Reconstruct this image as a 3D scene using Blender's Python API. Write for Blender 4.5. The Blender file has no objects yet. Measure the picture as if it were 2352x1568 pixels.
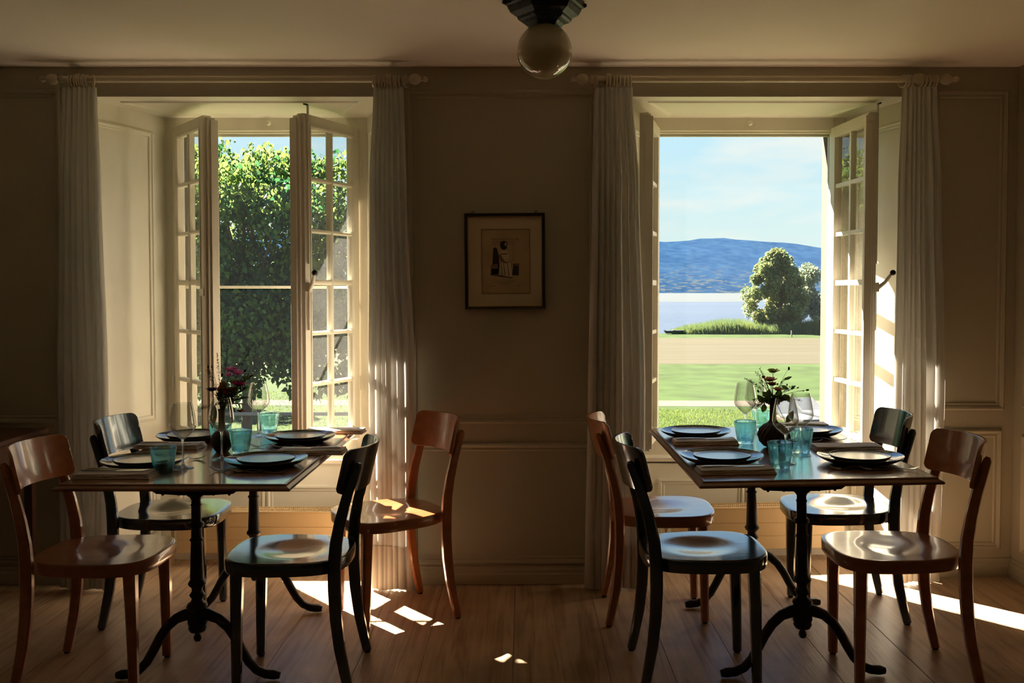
import bpy, math, random
from mathutils import Matrix, Vector, noise as mnoise
random.seed(11)
PI = math.pi
sin, cos = math.sin, math.cos
scene = bpy.context.scene
COL = scene.collection

# ------------------------------------------------------------------ camera, sky, sun, exposure
cam_data = bpy.data.cameras.new('camera')
cam_data.sensor_width = 36.0
cam_data.lens = 36.0 * 2150 / 2352
cam_data.shift_x = -27 / 2352
cam_data.shift_y = -43 / 2352
cam_data.clip_end = 9000
cam = bpy.data.objects.new('camera', cam_data)
cam.location = (0, 0, 1.385)
cam.rotation_euler = (PI / 2 - 0.033, 0, 0)
COL.objects.link(cam)
scene.camera = cam

EXPOSURE = 0.70
SUN = 42.0
SKY = 1.05
scene.view_settings.view_transform = 'Standard'
scene.view_settings.look = 'None'
scene.view_settings.gamma = 1.0
scene.view_settings.use_curve_mapping = False
scene.view_settings.exposure = EXPOSURE
cy = scene.cycles
cy.max_bounces = 10
cy.diffuse_bounces = 6
cy.glossy_bounces = 4
cy.transmission_bounces = 8
cy.transparent_max_bounces = 24
cy.caustics_reflective = False
cy.caustics_refractive = False
cy.sample_clamp_indirect = 4.0
cy.use_denoising = True

world = bpy.data.worlds.new('sky')
scene.world = world
world.use_nodes = True
wn, wl = world.node_tree.nodes, world.node_tree.links
wn.clear()
w_out = wn.new('ShaderNodeOutputWorld')
w_bg = wn.new('ShaderNodeBackground')
w_tc = wn.new('ShaderNodeTexCoord')
w_sep = wn.new('ShaderNodeSeparateXYZ')
w_ramp = wn.new('ShaderNodeValToRGB')
w_noise = wn.new('ShaderNodeTexNoise')
w_map = wn.new('ShaderNodeMapping')
w_cr = wn.new('ShaderNodeValToRGB')
w_mix = wn.new('ShaderNodeMix')
w_mix.data_type = 'RGBA'
wl.new(w_tc.outputs['Generated'], w_sep.inputs[0])
wl.new(w_sep.outputs['Z'], w_ramp.inputs[0])
el = w_ramp.color_ramp.elements
el[0].position = 0.0
el[0].color = (0.50, 0.57, 0.53, 1)
el[1].position = 1.0
el[1].color = (0.12, 0.24, 0.55, 1)
e = el.new(0.06); e.color = (0.44, 0.56, 0.55, 1)
e = el.new(0.20); e.color = (0.33, 0.53, 0.64, 1)
e = el.new(0.29); e.color = (0.21, 0.42, 0.68, 1)
e = el.new(0.45); e.color = (0.20, 0.38, 0.70, 1)
wl.new(w_tc.outputs['Generated'], w_map.inputs[0])
w_map.inputs['Scale'].default_value = (6, 6, 22)
wl.new(w_map.outputs[0], w_noise.inputs['Vector'])
w_noise.inputs['Scale'].default_value = 1.3
w_noise.inputs['Detail'].default_value = 6
wl.new(w_noise.outputs['Fac'], w_cr.inputs[0])
w_cr.color_ramp.elements[0].position = 0.50
w_cr.color_ramp.elements[0].color = (0, 0, 0, 1)
w_cr.color_ramp.elements[1].position = 0.72
w_cr.color_ramp.elements[1].color = (0.7, 0.7, 0.7, 1)
wl.new(w_cr.outputs[0], w_mix.inputs[0])
wl.new(w_ramp.outputs[0], w_mix.inputs[6])
w_mix.inputs[7].default_value = (0.60, 0.60, 0.54, 1)
wl.new(w_mix.outputs[2], w_bg.inputs[0])
w_bg.inputs[1].default_value = SKY
wl.new(w_bg.outputs[0], w_out.inputs[0])

sun_data = bpy.data.lights.new('sun', 'SUN')
sun_data.energy = SUN
sun_data.color = (1.0, 0.87, 0.70)
sun_data.angle = math.radians(0.55)
sun = bpy.data.objects.new('sun', sun_data)
AZ, EL = math.radians(41), math.radians(43.8)
sdir = Vector((sin(AZ) * cos(EL), -cos(AZ) * cos(EL), -sin(EL)))
sun.rotation_euler = sdir.to_track_quat('-Z', 'Y').to_euler()
sun.location = (-20, 30, 25)
COL.objects.link(sun)

# ------------------------------------------------------------------ materials
MATS = {}
def petal(name, c):
    PETALS.append((name, c))
PETALS = []
def nmat(name):
    m = bpy.data.materials.new(name)
    m.use_nodes = True
    nt = m.node_tree
    nt.nodes.clear()
    MATS[name] = m
    return m, nt.nodes, nt.links

def ramp(n, stops):
    r = n.new('ShaderNodeValToRGB')
    e = r.color_ramp.elements
    while len(e) < len(stops):
        e.new(0.5)
    for k, (p, c) in enumerate(stops):
        e[k].position = p
        e[k].color = (c[0], c[1], c[2], 1)
    return r

def basic(name, col, rough=0.5, metal=0.0, coat=0.0, var=0.12, scale=(8, 8, 8), bump=0.0, bscale=None, spec=0.5, detail=4, coat_rough=0.08, rand=0.0, coat_ior=1.5, tint=(1, 1, 1)):
    """principled material whose colour and relief vary with a noise in object space"""
    m, n, l = nmat(name)
    out = n.new('ShaderNodeOutputMaterial')
    b = n.new('ShaderNodeBsdfPrincipled')
    tc = n.new('ShaderNodeTexCoord')
    mp = n.new('ShaderNodeMapping')
    mp.inputs['Scale'].default_value = scale
    nz = n.new('ShaderNodeTexNoise')
    nz.inputs['Scale'].default_value = 1.0
    nz.inputs['Detail'].default_value = detail
    l.new(tc.outputs['Object'], mp.inputs[0])
    l.new(mp.outputs[0], nz.inputs['Vector'])
    if rand:
        oi = n.new('ShaderNodeObjectInfo')
        mu = n.new('ShaderNodeMath'); mu.operation = 'MULTIPLY'; mu.inputs[1].default_value = 37.0
        l.new(oi.outputs['Random'], mu.inputs[0])
        l.new(mu.outputs[0], mp.inputs['Location'])
    lo = [c * (1 - var) for c in col]
    hi = [min(1, c * (1 + var)) for c in col]
    r = ramp(n, [(0.3, lo), (0.7, hi)])
    l.new(nz.outputs['Fac'], r.inputs[0])
    last = r.outputs[0]
    if rand:
        hsv = n.new('ShaderNodeHueSaturation')
        mr = n.new('ShaderNodeMapRange')
        mr.inputs['To Min'].default_value = 1 - rand
        mr.inputs['To Max'].default_value = 1 + rand
        l.new(oi.outputs['Random'], mr.inputs['Value'])
        l.new(mr.outputs[0], hsv.inputs['Value'])
        l.new(last, hsv.inputs['Color'])
        last = hsv.outputs[0]
    l.new(last, b.inputs['Base Color'])
    b.inputs['Roughness'].default_value = rough
    b.inputs['Metallic'].default_value = metal
    b.inputs['Specular IOR Level'].default_value = spec
    b.inputs['Coat Weight'].default_value = coat
    b.inputs['Coat Roughness'].default_value = coat_rough
    b.inputs['Coat IOR'].default_value = coat_ior
    b.inputs['Specular Tint'].default_value = (*tint, 1)
    if bump:
        nb = n.new('ShaderNodeTexNoise')
        nb.inputs['Scale'].default_value = 1.0
        nb.inputs['Detail'].default_value = 3
        m2 = n.new('ShaderNodeMapping')
        m2.inputs['Scale'].default_value = bscale or [s * 6 for s in scale]
        l.new(tc.outputs['Object'], m2.inputs[0])
        l.new(m2.outputs[0], nb.inputs['Vector'])
        bp = n.new('ShaderNodeBump')
        bp.inputs['Strength'].default_value = bump
        bp.inputs['Distance'].default_value = 0.004
        l.new(nb.outputs['Fac'], bp.inputs['Height'])
        l.new(bp.outputs[0], b.inputs['Normal'])
    l.new(b.outputs[0], out.inputs[0])
    return m

WALLC = (0.42, 0.375, 0.28)
basic('wall_paint', WALLC, rough=0.55, var=0.04, scale=(1.5, 1.5, 1.5), bump=0.15, bscale=(120, 120, 120))
basic('panel_paint', (0.8, 0.77, 0.67), rough=0.42, var=0.05, scale=(3, 3, 1), bump=0.10, bscale=(40, 40, 4))
basic('window_paint', (0.76, 0.71, 0.6), rough=0.35, var=0.06, scale=(6, 6, 2), bump=0.08, bscale=(60, 60, 6))
basic('rod_wood', (0.50, 0.43, 0.31), rough=0.4, var=0.05)
basic('window_white', (0.76, 0.72, 0.60), rough=0.35, var=0.05, scale=(6, 6, 2))
basic('ceiling_paint', (0.91, 0.83, 0.74), rough=0.8, var=0.03, scale=(1, 1, 1), bump=0.1, bscale=(60, 60, 60))
basic('stone', (0.105, 0.064, 0.028), rough=0.9, var=0.18, scale=(14, 14, 14), bump=0.5, bscale=(40, 40, 40))
basic('render_wall', (0.72, 0.62, 0.44), rough=0.9, var=0.06, scale=(2, 2, 2), bump=0.3, bscale=(30, 30, 30))
basic('radiator_enamel', (0.66, 0.48, 0.26), rough=0.35, var=0.02)
basic('orange_wood', (0.36, 0.115, 0.035), rough=0.30, coat=1.0, coat_rough=0.11, spec=0.6, coat_ior=1.52, var=0.16, scale=(3, 28, 28), bump=0.06, bscale=(10, 160, 160))
basic('black_wood', (0.010, 0.012, 0.018), rough=0.12, coat=0.5, coat_rough=0.10, spec=1.0, coat_ior=1.9, tint=(0.65, 0.85, 1.0), var=0.3, scale=(3, 28, 28), bump=0.08, bscale=(10, 180, 180))
basic('table_wood', (0.34, 0.165, 0.072), rough=0.26, coat=1.0, coat_rough=0.12, spec=0.7, coat_ior=1.7, var=0.12, scale=(40, 2.5, 10), bump=0.04, bscale=(220, 10, 60))
basic('table_edge', (0.20, 0.075, 0.03), rough=0.3, coat=0.3, coat_rough=0.15, var=0.2, scale=(12, 12, 60))
basic('dark_wood', (0.075, 0.028, 0.014), rough=0.4, var=0.25, scale=(20, 2, 4))
basic('cast_iron', (0.012, 0.012, 0.011), rough=0.42, metal=0.2, var=0.4, scale=(30, 30, 30), bump=0.3, bscale=(90, 90, 90))
basic('black_lamp', (0.012, 0.014, 0.013), rough=0.3, metal=0.3, var=0.3, bump=0.7, bscale=(160, 160, 160))
basic('opal_glass', (0.42, 0.36, 0.22), rough=0.06, coat=1.0, coat_rough=0.02, var=0.03)
basic('rubber', (0.01, 0.01, 0.01), rough=0.8)
basic('plate_glaze', (0.014, 0.016, 0.022), rough=0.10, coat=0.6, coat_rough=0.03, var=0.2, scale=(20, 20, 20))
basic('plate_matte', (0.21, 0.245, 0.31), rough=0.22, coat=0.8, coat_rough=0.18, spec=0.9, var=0.35, scale=(160, 160, 160), bump=0.2, bscale=(300, 300, 300))
basic('plate_rim', (0.05, 0.035, 0.028), rough=0.3, var=0.2)
basic('steel', (0.55, 0.53, 0.50), rough=0.22, metal=1.0, var=0.05)
basic('brass', (0.35, 0.24, 0.10), rough=0.3, metal=1.0)
basic('dark_metal', (0.03, 0.025, 0.02), rough=0.4, metal=0.8)
basic('napkin_linen', (0.74, 0.69, 0.7), rough=0.95, var=0.08, scale=(60, 60, 60), bump=0.5, bscale=(500, 500, 500))
basic('vase_ceramic', (0.045, 0.028, 0.020), rough=0.55, var=0.25, scale=(40, 40, 40), bump=0.2)
basic('frame_black', (0.015, 0.010, 0.008), rough=0.35, var=0.3)
basic('gilt', (0.55, 0.34, 0.06), rough=0.3, metal=1.0)
basic('mat_board', (0.60, 0.50, 0.34), rough=0.9, var=0.03)
basic('print_paper', (0.47, 0.36, 0.21), rough=0.9, var=0.10, scale=(12, 12, 12))
basic('ink', (0.030, 0.022, 0.018), rough=0.9, var=0.3, scale=(60, 60, 60))
basic('ink_light', (0.22, 0.13, 0.08), rough=0.9, var=0.3, scale=(80, 80, 80))
basic('bark', (0.09, 0.065, 0.045), rough=0.95, var=0.4, scale=(8, 8, 2))
basic('grass', (0.022, 0.041, 0.0095), rough=0.95, var=0.28, scale=(0.9, 0.9, 0.9), detail=8, spec=0.1)
basic('hay', (0.043, 0.0405, 0.0255), rough=0.95, var=0.14, scale=(0.12, 1.6, 1), detail=8, spec=0.1)
basic('gravel', (0.078, 0.068, 0.056), rough=0.95, var=0.1, scale=(3, 3, 3), spec=0.1)
basic('haze_forest', (0.0125, 0.033, 0.072), rough=1.0, var=0.30, scale=(0.030, 0.006, 0.09), detail=14, spec=0.0)  # forest colour with the blue haze of distance mixed in
basic('rope', (0.22, 0.2, 0.17), rough=0.9)
basic('post_wood', (0.12, 0.09, 0.06), rough=0.9)
basic('cushion', (0.085, 0.095, 0.115), rough=0.9)
basic('boat_paint', (0.012, 0.018, 0.02), rough=0.5)
petal('petal_pink', (0.72, 0.3, 0.55))
petal('petal_magenta', (0.55, 0.04, 0.18))
petal('petal_purple', (0.22, 0.15, 0.32))
petal('petal_mustard', (0.35, 0.26, 0.04))
petal('petal_rust', (0.42, 0.14, 0.03))
petal('petal_peach', (0.65, 0.38, 0.26))
petal('petal_green', (0.36, 0.42, 0.1))
petal('petal_white', (0.5, 0.5, 0.5))
basic('stem_green', (0.045, 0.055, 0.018), rough=0.8, var=0.3)
basic('leaf_dark', (0.035, 0.07, 0.02), rough=0.55, var=0.3, scale=(40, 40, 40))
basic('seed_dark', (0.04, 0.025, 0.02), rough=0.9)

# wooden floor boards, grain running along the board, a few knots, a worn satin sheen
def floor_mat():
    m, n, l = nmat('pine_floor')
    out = n.new('ShaderNodeOutputMaterial'); b = n.new('ShaderNodeBsdfPrincipled')
    tc = n.new('ShaderNodeTexCoord'); oi = n.new('ShaderNodeObjectInfo')
    mu = n.new('ShaderNodeMath'); mu.operation = 'MULTIPLY'; mu.inputs[1].default_value = 50
    l.new(oi.outputs['Random'], mu.inputs[0])
    mp = n.new('ShaderNodeMapping'); mp.inputs['Scale'].default_value = (26, 1.4, 4)
    l.new(tc.outputs['Object'], mp.inputs[0]); l.new(mu.outputs[0], mp.inputs['Location'])
    g = n.new('ShaderNodeTexNoise'); g.inputs['Scale'].default_value = 1; g.inputs['Detail'].default_value = 7; g.inputs['Distortion'].default_value = 1.2
    l.new(mp.outputs[0], g.inputs['Vector'])
    r = ramp(n, [(0.30, (0.34, 0.21, 0.12)), (0.5, (0.56, 0.38, 0.235)), (0.72, (0.66, 0.48, 0.32))])
    l.new(g.outputs['Fac'], r.inputs[0])
    # knots
    mk = n.new('ShaderNodeMapping'); mk.inputs['Scale'].default_value = (4.2, 2.1, 0.01)
    l.new(tc.outputs['Object'], mk.inputs[0]); l.new(mu.outputs[0], mk.inputs['Location'])
    v = n.new('ShaderNodeTexVoronoi'); v.inputs['Scale'].default_value = 1.0
    l.new(mk.outputs[0], v.inputs['Vector'])
    kr = ramp(n, [(0.0, (0.13, 0.06, 0.03)), (0.05, (0.20, 0.10, 0.05)), (0.085, (1, 1, 1))])
    l.new(v.outputs['Distance'], kr.inputs[0])
    mx = n.new('ShaderNodeMix'); mx.data_type = 'RGBA'; mx.blend_type = 'MULTIPLY'; mx.inputs[0].default_value = 0.75
    l.new(r.outputs[0], mx.inputs[6]); l.new(kr.outputs[0], mx.inputs[7])
    # worn stains
    st = n.new('ShaderNodeTexNoise'); st.inputs['Scale'].default_value = 2.6; st.inputs['Detail'].default_value = 6
    l.new(tc.outputs['Object'], st.inputs['Vector'])
    sr = ramp(n, [(0.34, (0.52, 0.50, 0.50)), (0.60, (1, 1, 1))])
    l.new(st.outputs['Fac'], sr.inputs[0])
    m2 = n.new('ShaderNodeMix'); m2.data_type = 'RGBA'; m2.blend_type = 'MULTIPLY'; m2.inputs[0].default_value = 0.8
    l.new(mx.outputs[2], m2.inputs[6]); l.new(sr.outputs[0], m2.inputs[7])
    hs = n.new('ShaderNodeHueSaturation'); mr = n.new('ShaderNodeMapRange')
    mr.inputs['To Min'].default_value = 0.86; mr.inputs['To Max'].default_value = 1.1
    l.new(oi.outputs['Random'], mr.inputs['Value']); l.new(mr.outputs[0], hs.inputs['Value']); l.new(m2.outputs[2], hs.inputs['Color'])
    l.new(hs.outputs[0], b.inputs['Base Color'])
    rr = n.new('ShaderNodeMapRange'); rr.inputs['To Min'].default_value = 0.28; rr.inputs['To Max'].default_value = 0.50
    l.new(st.outputs['Fac'], rr.inputs['Value']); l.new(rr.outputs[0], b.inputs['Roughness'])
    b.inputs['Specular IOR Level'].default_value = 0.45
    fm = n.new('ShaderNodeMapping'); fm.inputs['Scale'].default_value = (170, 5, 5)
    l.new(tc.outputs['Object'], fm.inputs[0])
    fn = n.new('ShaderNodeTexNoise'); fn.inputs['Scale'].default_value = 1; fn.inputs['Detail'].default_value = 3
    l.new(fm.outputs[0], fn.inputs['Vector'])
    bp = n.new('ShaderNodeBump'); bp.inputs['Strength'].default_value = 0.25; bp.inputs['Distance'].default_value = 0.003
    l.new(fn.outputs['Fac'], bp.inputs['Height']); l.new(bp.outputs[0], b.inputs['Normal'])
    l.new(b.outputs[0], out.inputs[0])
floor_mat()

def curtain_mat():
    m, n, l = nmat('linen_curtain')
    out = n.new('ShaderNodeOutputMaterial')
    tc = n.new('ShaderNodeTexCoord')
    mp = n.new('ShaderNodeMapping'); mp.inputs['Scale'].default_value = (90, 90, 3)
    l.new(tc.outputs['Object'], mp.inputs[0])
    nz = n.new('ShaderNodeTexNoise'); nz.inputs['Scale'].default_value = 1; nz.inputs['Detail'].default_value = 5
    l.new(mp.outputs[0], nz.inputs['Vector'])
    r = ramp(n, [(0.3, (0.56, 0.54, 0.50)), (0.7, (0.70, 0.67, 0.62))])
    l.new(nz.outputs['Fac'], r.inputs[0])
    d = n.new('ShaderNodeBsdfDiffuse'); t = n.new('ShaderNodeBsdfTranslucent')
    l.new(r.outputs[0], d.inputs[0]); l.new(r.outputs[0], t.inputs[0])
    mx = n.new('ShaderNodeMixShader'); mx.inputs[0].default_value = 0.34
    l.new(d.outputs[0], mx.inputs[1]); l.new(t.outputs[0], mx.inputs[2])
    l.new(mx.outputs[0], out.inputs[0])
curtain_mat()

def leaf_mat(name, c1, c2, tr=0.45, rough=0.6, nscale=0.6):
    m, n, l = nmat(name)
    out = n.new('ShaderNodeOutputMaterial')
    g = n.new('ShaderNodeNewGeometry')
    nz = n.new('ShaderNodeTexNoise'); nz.inputs['Scale'].default_value = nscale; nz.inputs['Detail'].default_value = 5
    l.new(g.outputs['Position'], nz.inputs['Vector'])
    r = ramp(n, [(0.35, c1), (0.65, c2)])
    ad = n.new('ShaderNodeMath'); ad.operation = 'MULTIPLY_ADD'; ad.inputs[1].default_value = 0.55; 
    l.new(g.outputs['Random Per Island'], ad.inputs[0])
    sb = n.new('ShaderNodeMath'); sb.operation = 'SUBTRACT'; sb.inputs[1].default_value = 0.27
    l.new(nz.outputs['Fac'], sb.inputs[0]); l.new(sb.outputs[0], ad.inputs[2])
    l.new(ad.outputs[0], r.inputs[0])
    d = n.new('ShaderNodeBsdfPrincipled'); d.inputs['Roughness'].default_value = rough; d.inputs['Specular IOR Level'].default_value = 0.3
    t = n.new('ShaderNodeBsdfTranslucent')
    hs = n.new('ShaderNodeHueSaturation'); hs.inputs['Hue'].default_value = 0.485; hs.inputs['Value'].default_value = 1.6
    l.new(r.outputs[0], hs.inputs['Color'])
    l.new(r.outputs[0], d.inputs['Base Color']); l.new(hs.outputs[0], t.inputs[0])
    mx = n.new('ShaderNodeMixShader'); mx.inputs[0].default_value = tr
    l.new(d.outputs[0], mx.inputs[1]); l.new(t.outputs[0], mx.inputs[2])
    l.new(mx.outputs[0], out.inputs[0])
for pn, pc in PETALS: leaf_mat(pn, tuple(v * .75 for v in pc), tuple(min(1, v * 1.35) for v in pc), tr=0.45, nscale=60)
leaf_mat('bouquet_leaf', (0.035, 0.07, 0.02), (0.09, 0.14, 0.03), tr=0.4, nscale=40)
leaf_mat('lime_leaves', (0.022, 0.080, 0.035), (0.13, 0.21, 0.045))
leaf_mat('willow_leaves', (0.10, 0.155, 0.07), (0.24, 0.26, 0.10), tr=0.5, rough=1.0, nscale=0.25)
leaf_mat('pale_leaves', (0.12, 0.17, 0.12), (0.22, 0.25, 0.15), tr=0.5, rough=1.0, nscale=0.25)
leaf_mat('reeds', (0.045, 0.085, 0.035), (0.10, 0.14, 0.045), tr=0.4, rough=1.0, nscale=0.4)
leaf_mat('grass_blades', (0.04, 0.07, 0.014), (0.09, 0.13, 0.03), tr=0.4, nscale=0.8)

def pane_mat():
    m, n, l = nmat('window_glass')
    out = n.new('ShaderNodeOutputMaterial')
    tr = n.new('ShaderNodeBsdfTransparent'); tr.inputs[0].default_value = (0.95, 0.96, 0.95, 1)
    gl = n.new('ShaderNodeBsdfGlossy'); gl.inputs['Roughness'].default_value = 0.0
    df = n.new('ShaderNodeBsdfTranslucent'); df.inputs[0].default_value = (0.7, 0.7, 0.68, 1)
    tc = n.new('ShaderNodeTexCoord'); nz = n.new('ShaderNodeTexNoise'); nz.inputs['Scale'].default_value = 6; nz.inputs['Detail'].default_value = 6
    l.new(tc.outputs['Object'], nz.inputs['Vector'])
    mr = n.new('ShaderNodeMapRange'); mr.inputs['To Min'].default_value = 0.01; mr.inputs['To Max'].default_value = 0.05
    l.new(nz.outputs['Fac'], mr.inputs['Value'])
    m0 = n.new('ShaderNodeMixShader'); l.new(mr.outputs[0], m0.inputs[0]); l.new(tr.outputs[0], m0.inputs[1]); l.new(df.outputs[0], m0.inputs[2])
    fr = n.new('ShaderNodeLayerWeight')
    pw = n.new('ShaderNodeMath'); pw.operation = 'POWER'; pw.inputs[1].default_value = 4.5; l.new(fr.outputs['Facing'], pw.inputs[0])
    bw = n.new('ShaderNodeMath'); bw.operation = 'MULTIPLY_ADD'; bw.inputs[1].default_value = 0.90; bw.inputs[2].default_value = 0.08
    l.new(pw.outputs[0], bw.inputs[0])
    mx = n.new('ShaderNodeMixShader'); l.new(bw.outputs[0], mx.inputs[0]); l.new(m0.outputs[0], mx.inputs[1]); l.new(gl.outputs[0], mx.inputs[2])
    l.new(mx.outputs[0], out.inputs[0])
pane_mat()

def screen_mat():
    m, n, l = nmat('insect_mesh')
    out = n.new('ShaderNodeOutputMaterial')
    tr = n.new('ShaderNodeBsdfTransparent')
    df = n.new('ShaderNodeBsdfDiffuse'); df.inputs[0].default_value = (0.08, 0.085, 0.10, 1)
    tl = n.new('ShaderNodeBsdfTranslucent'); tl.inputs[0].default_value = (0.08, 0.085, 0.10, 1)
    a = n.new('ShaderNodeMixShader'); a.inputs[0].default_value = 0.35
    l.new(df.outputs[0], a.inputs[1]); l.new(tl.outputs[0], a.inputs[2])
    mx = n.new('ShaderNodeMixShader'); mx.inputs[0].default_value = 0.07
    l.new(tr.outputs[0], mx.inputs[1]); l.new(a.outputs[0], mx.inputs[2])
    l.new(mx.outputs[0], out.inputs[0])
screen_mat()

def glass_mat(name, col, ior=1.45, rough=0.0, bump=0.0):
    m, n, l = nmat(name)
    out = n.new('ShaderNodeOutputMaterial')
    b = n.new('ShaderNodeBsdfPrincipled')
    b.inputs['Base Color'].default_value = (*col, 1)
    b.inputs['Transmission Weight'].default_value = 1.0
    b.inputs['Roughness'].default_value = rough
    b.inputs['IOR'].default_value = ior
    tr = n.new('ShaderNodeBsdfTransparent'); tr.inputs[0].default_value = (*[c ** 1.3 for c in col], 1)
    if bump:
        tc = n.new('ShaderNodeTexCoord'); nz = n.new('ShaderNodeTexNoise'); nz.inputs['Scale'].default_value = 45; nz.inputs['Detail'].default_value = 3
        l.new(tc.outputs['Object'], nz.inputs['Vector'])
        vo = n.new('ShaderNodeTexVoronoi'); vo.inputs['Scale'].default_value = 190
        l.new(tc.outputs['Object'], vo.inputs['Vector'])
        vr = ramp(n, [(0.0, (1, 1, 1)), (0.22, (0, 0, 0))]); l.new(vo.outputs['Distance'], vr.inputs[0])
        ad = n.new('ShaderNodeMath'); ad.operation = 'ADD'; l.new(nz.outputs['Fac'], ad.inputs[0]); l.new(vr.outputs[0], ad.inputs[1])
        bp = n.new('ShaderNodeBump'); bp.inputs['Strength'].default_value = bump; bp.inputs['Distance'].default_value = 0.002
        l.new(ad.outputs[0], bp.inputs['Height']); l.new(bp.outputs[0], b.inputs['Normal'])
    mx = n.new('ShaderNodeMixShader'); mx.inputs[0].default_value = 0.35
    l.new(b.outputs[0], mx.inputs[1]); l.new(tr.outputs[0], mx.inputs[2])
    l.new(mx.outputs[0], out.inputs[0])
glass_mat('turquoise_glass', (0.66, 0.91, 0.93), bump=0.2)
glass_mat('clear_glass', (0.97, 0.98, 0.97))

def thin_glass():
    m, n, l = nmat('thin_glass')
    out = n.new('ShaderNodeOutputMaterial')
    tr = n.new('ShaderNodeBsdfTransparent'); tr.inputs[0].default_value = (0.96, 0.97, 0.96, 1)
    gl = n.new('ShaderNodeBsdfGlossy'); gl.inputs['Roughness'].default_value = 0.01
    lw = n.new('ShaderNodeLayerWeight'); lw.inputs[0].default_value = 0.32
    mr = n.new('ShaderNodeMapRange'); mr.inputs['To Min'].default_value = 0.12; mr.inputs['To Max'].default_value = 1.0
    l.new(lw.outputs['Facing'], mr.inputs['Value'])
    pw = n.new('ShaderNodeMath'); pw.operation = 'POWER'; pw.inputs[1].default_value = 1.6; l.new(mr.outputs[0], pw.inputs[0])
    mx = n.new('ShaderNodeMixShader'); l.new(pw.outputs[0], mx.inputs[0]); l.new(tr.outputs[0], mx.inputs[1]); l.new(gl.outputs[0], mx.inputs[2])
    l.new(mx.outputs[0], out.inputs[0])
thin_glass()

def hill_mat():
    m, n, l = nmat('hazy_hill_land')
    out = n.new('ShaderNodeOutputMaterial'); b = n.new('ShaderNodeBsdfDiffuse')
    tc = n.new('ShaderNodeTexCoord'); sx = n.new('ShaderNodeSeparateXYZ'); l.new(tc.outputs['Object'], sx.inputs[0])
    def nz(scale, det):
        mp = n.new('ShaderNodeMapping'); mp.inputs['Scale'].default_value = scale; l.new(tc.outputs['Object'], mp.inputs[0])
        t = n.new('ShaderNodeTexNoise'); t.inputs['Scale'].default_value = 1; t.inputs['Detail'].default_value = det; l.new(mp.outputs[0], t.inputs['Vector']); return t
    f = nz((.03, .006, .09), 12); r = ramp(n, [(0.35, (0.0095, 0.027, 0.066)), (0.65, (0.0155, 0.039, 0.080))]); l.new(f.outputs['Fac'], r.inputs[0])  # land colour shifted to blue to stand in for aerial haze
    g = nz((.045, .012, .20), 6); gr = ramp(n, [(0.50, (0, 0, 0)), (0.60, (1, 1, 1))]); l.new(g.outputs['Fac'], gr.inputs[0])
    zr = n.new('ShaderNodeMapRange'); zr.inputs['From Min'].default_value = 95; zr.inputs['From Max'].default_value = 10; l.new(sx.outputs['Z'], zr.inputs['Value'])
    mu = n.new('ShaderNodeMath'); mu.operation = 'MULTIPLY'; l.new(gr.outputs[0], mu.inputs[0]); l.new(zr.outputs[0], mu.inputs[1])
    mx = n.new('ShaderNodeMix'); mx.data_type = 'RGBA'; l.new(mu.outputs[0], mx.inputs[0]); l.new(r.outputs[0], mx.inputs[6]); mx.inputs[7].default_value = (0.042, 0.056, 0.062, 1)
    l.new(mx.outputs[2], b.inputs[0]); l.new(b.outputs[0], out.inputs[0])
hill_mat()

def water_mat():
    m, n, l = nmat('lake_water')
    out = n.new('ShaderNodeOutputMaterial')
    tc = n.new('ShaderNodeTexCoord'); mp = n.new('ShaderNodeMapping'); mp.inputs['Scale'].default_value = (0.004, 0.03, 1)
    l.new(tc.outputs['Object'], mp.inputs[0])
    nz = n.new('ShaderNodeTexNoise'); nz.inputs['Scale'].default_value = 1; nz.inputs['Detail'].default_value = 5
    l.new(mp.outputs[0], nz.inputs['Vector'])
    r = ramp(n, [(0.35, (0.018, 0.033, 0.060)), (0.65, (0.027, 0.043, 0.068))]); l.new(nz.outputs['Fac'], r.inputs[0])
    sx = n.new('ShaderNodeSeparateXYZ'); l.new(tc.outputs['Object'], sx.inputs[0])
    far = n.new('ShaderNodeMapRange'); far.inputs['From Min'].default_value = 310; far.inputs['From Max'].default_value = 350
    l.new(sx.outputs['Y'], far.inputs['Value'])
    mc = n.new('ShaderNodeMix'); mc.data_type = 'RGBA'; l.new(far.outputs[0], mc.inputs[0]); l.new(r.outputs[0], mc.inputs[6]); mc.inputs[7].default_value = (0.044, 0.054, 0.056, 1)  # far water coloured lighter, painting the sky reflected off the ruffled surface
    d = n.new('ShaderNodeBsdfDiffuse'); l.new(mc.outputs[2], d.inputs[0])
    g = n.new('ShaderNodeBsdfGlossy'); g.inputs['Roughness'].default_value = 0.25
    n2 = n.new('ShaderNodeTexNoise'); n2.inputs['Scale'].default_value = 0.8; n2.inputs['Detail'].default_value = 3
    l.new(tc.outputs['Object'], n2.inputs['Vector'])
    bp = n.new('ShaderNodeBump'); bp.inputs['Strength'].default_value = 0.5; bp.inputs['Distance'].default_value = 0.4
    l.new(n2.outputs['Fac'], bp.inputs['Height']); l.new(bp.outputs[0], g.inputs['Normal'])
    mx = n.new('ShaderNodeMixShader'); mx.inputs[0].default_value = 0.25
    l.new(d.outputs[0], mx.inputs[1]); l.new(g.outputs[0], mx.inputs[2]); l.new(mx.outputs[0], out.inputs[0])
water_mat()

# ------------------------------------------------------------------ mesh helpers
SL = 0.018                        # the old floor rises gently towards the right wall
TILT = Matrix.Rotation(-math.atan(SL), 4, 'Y')
def fz(x):
    return SL * x if x > 0 else 0.0

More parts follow.
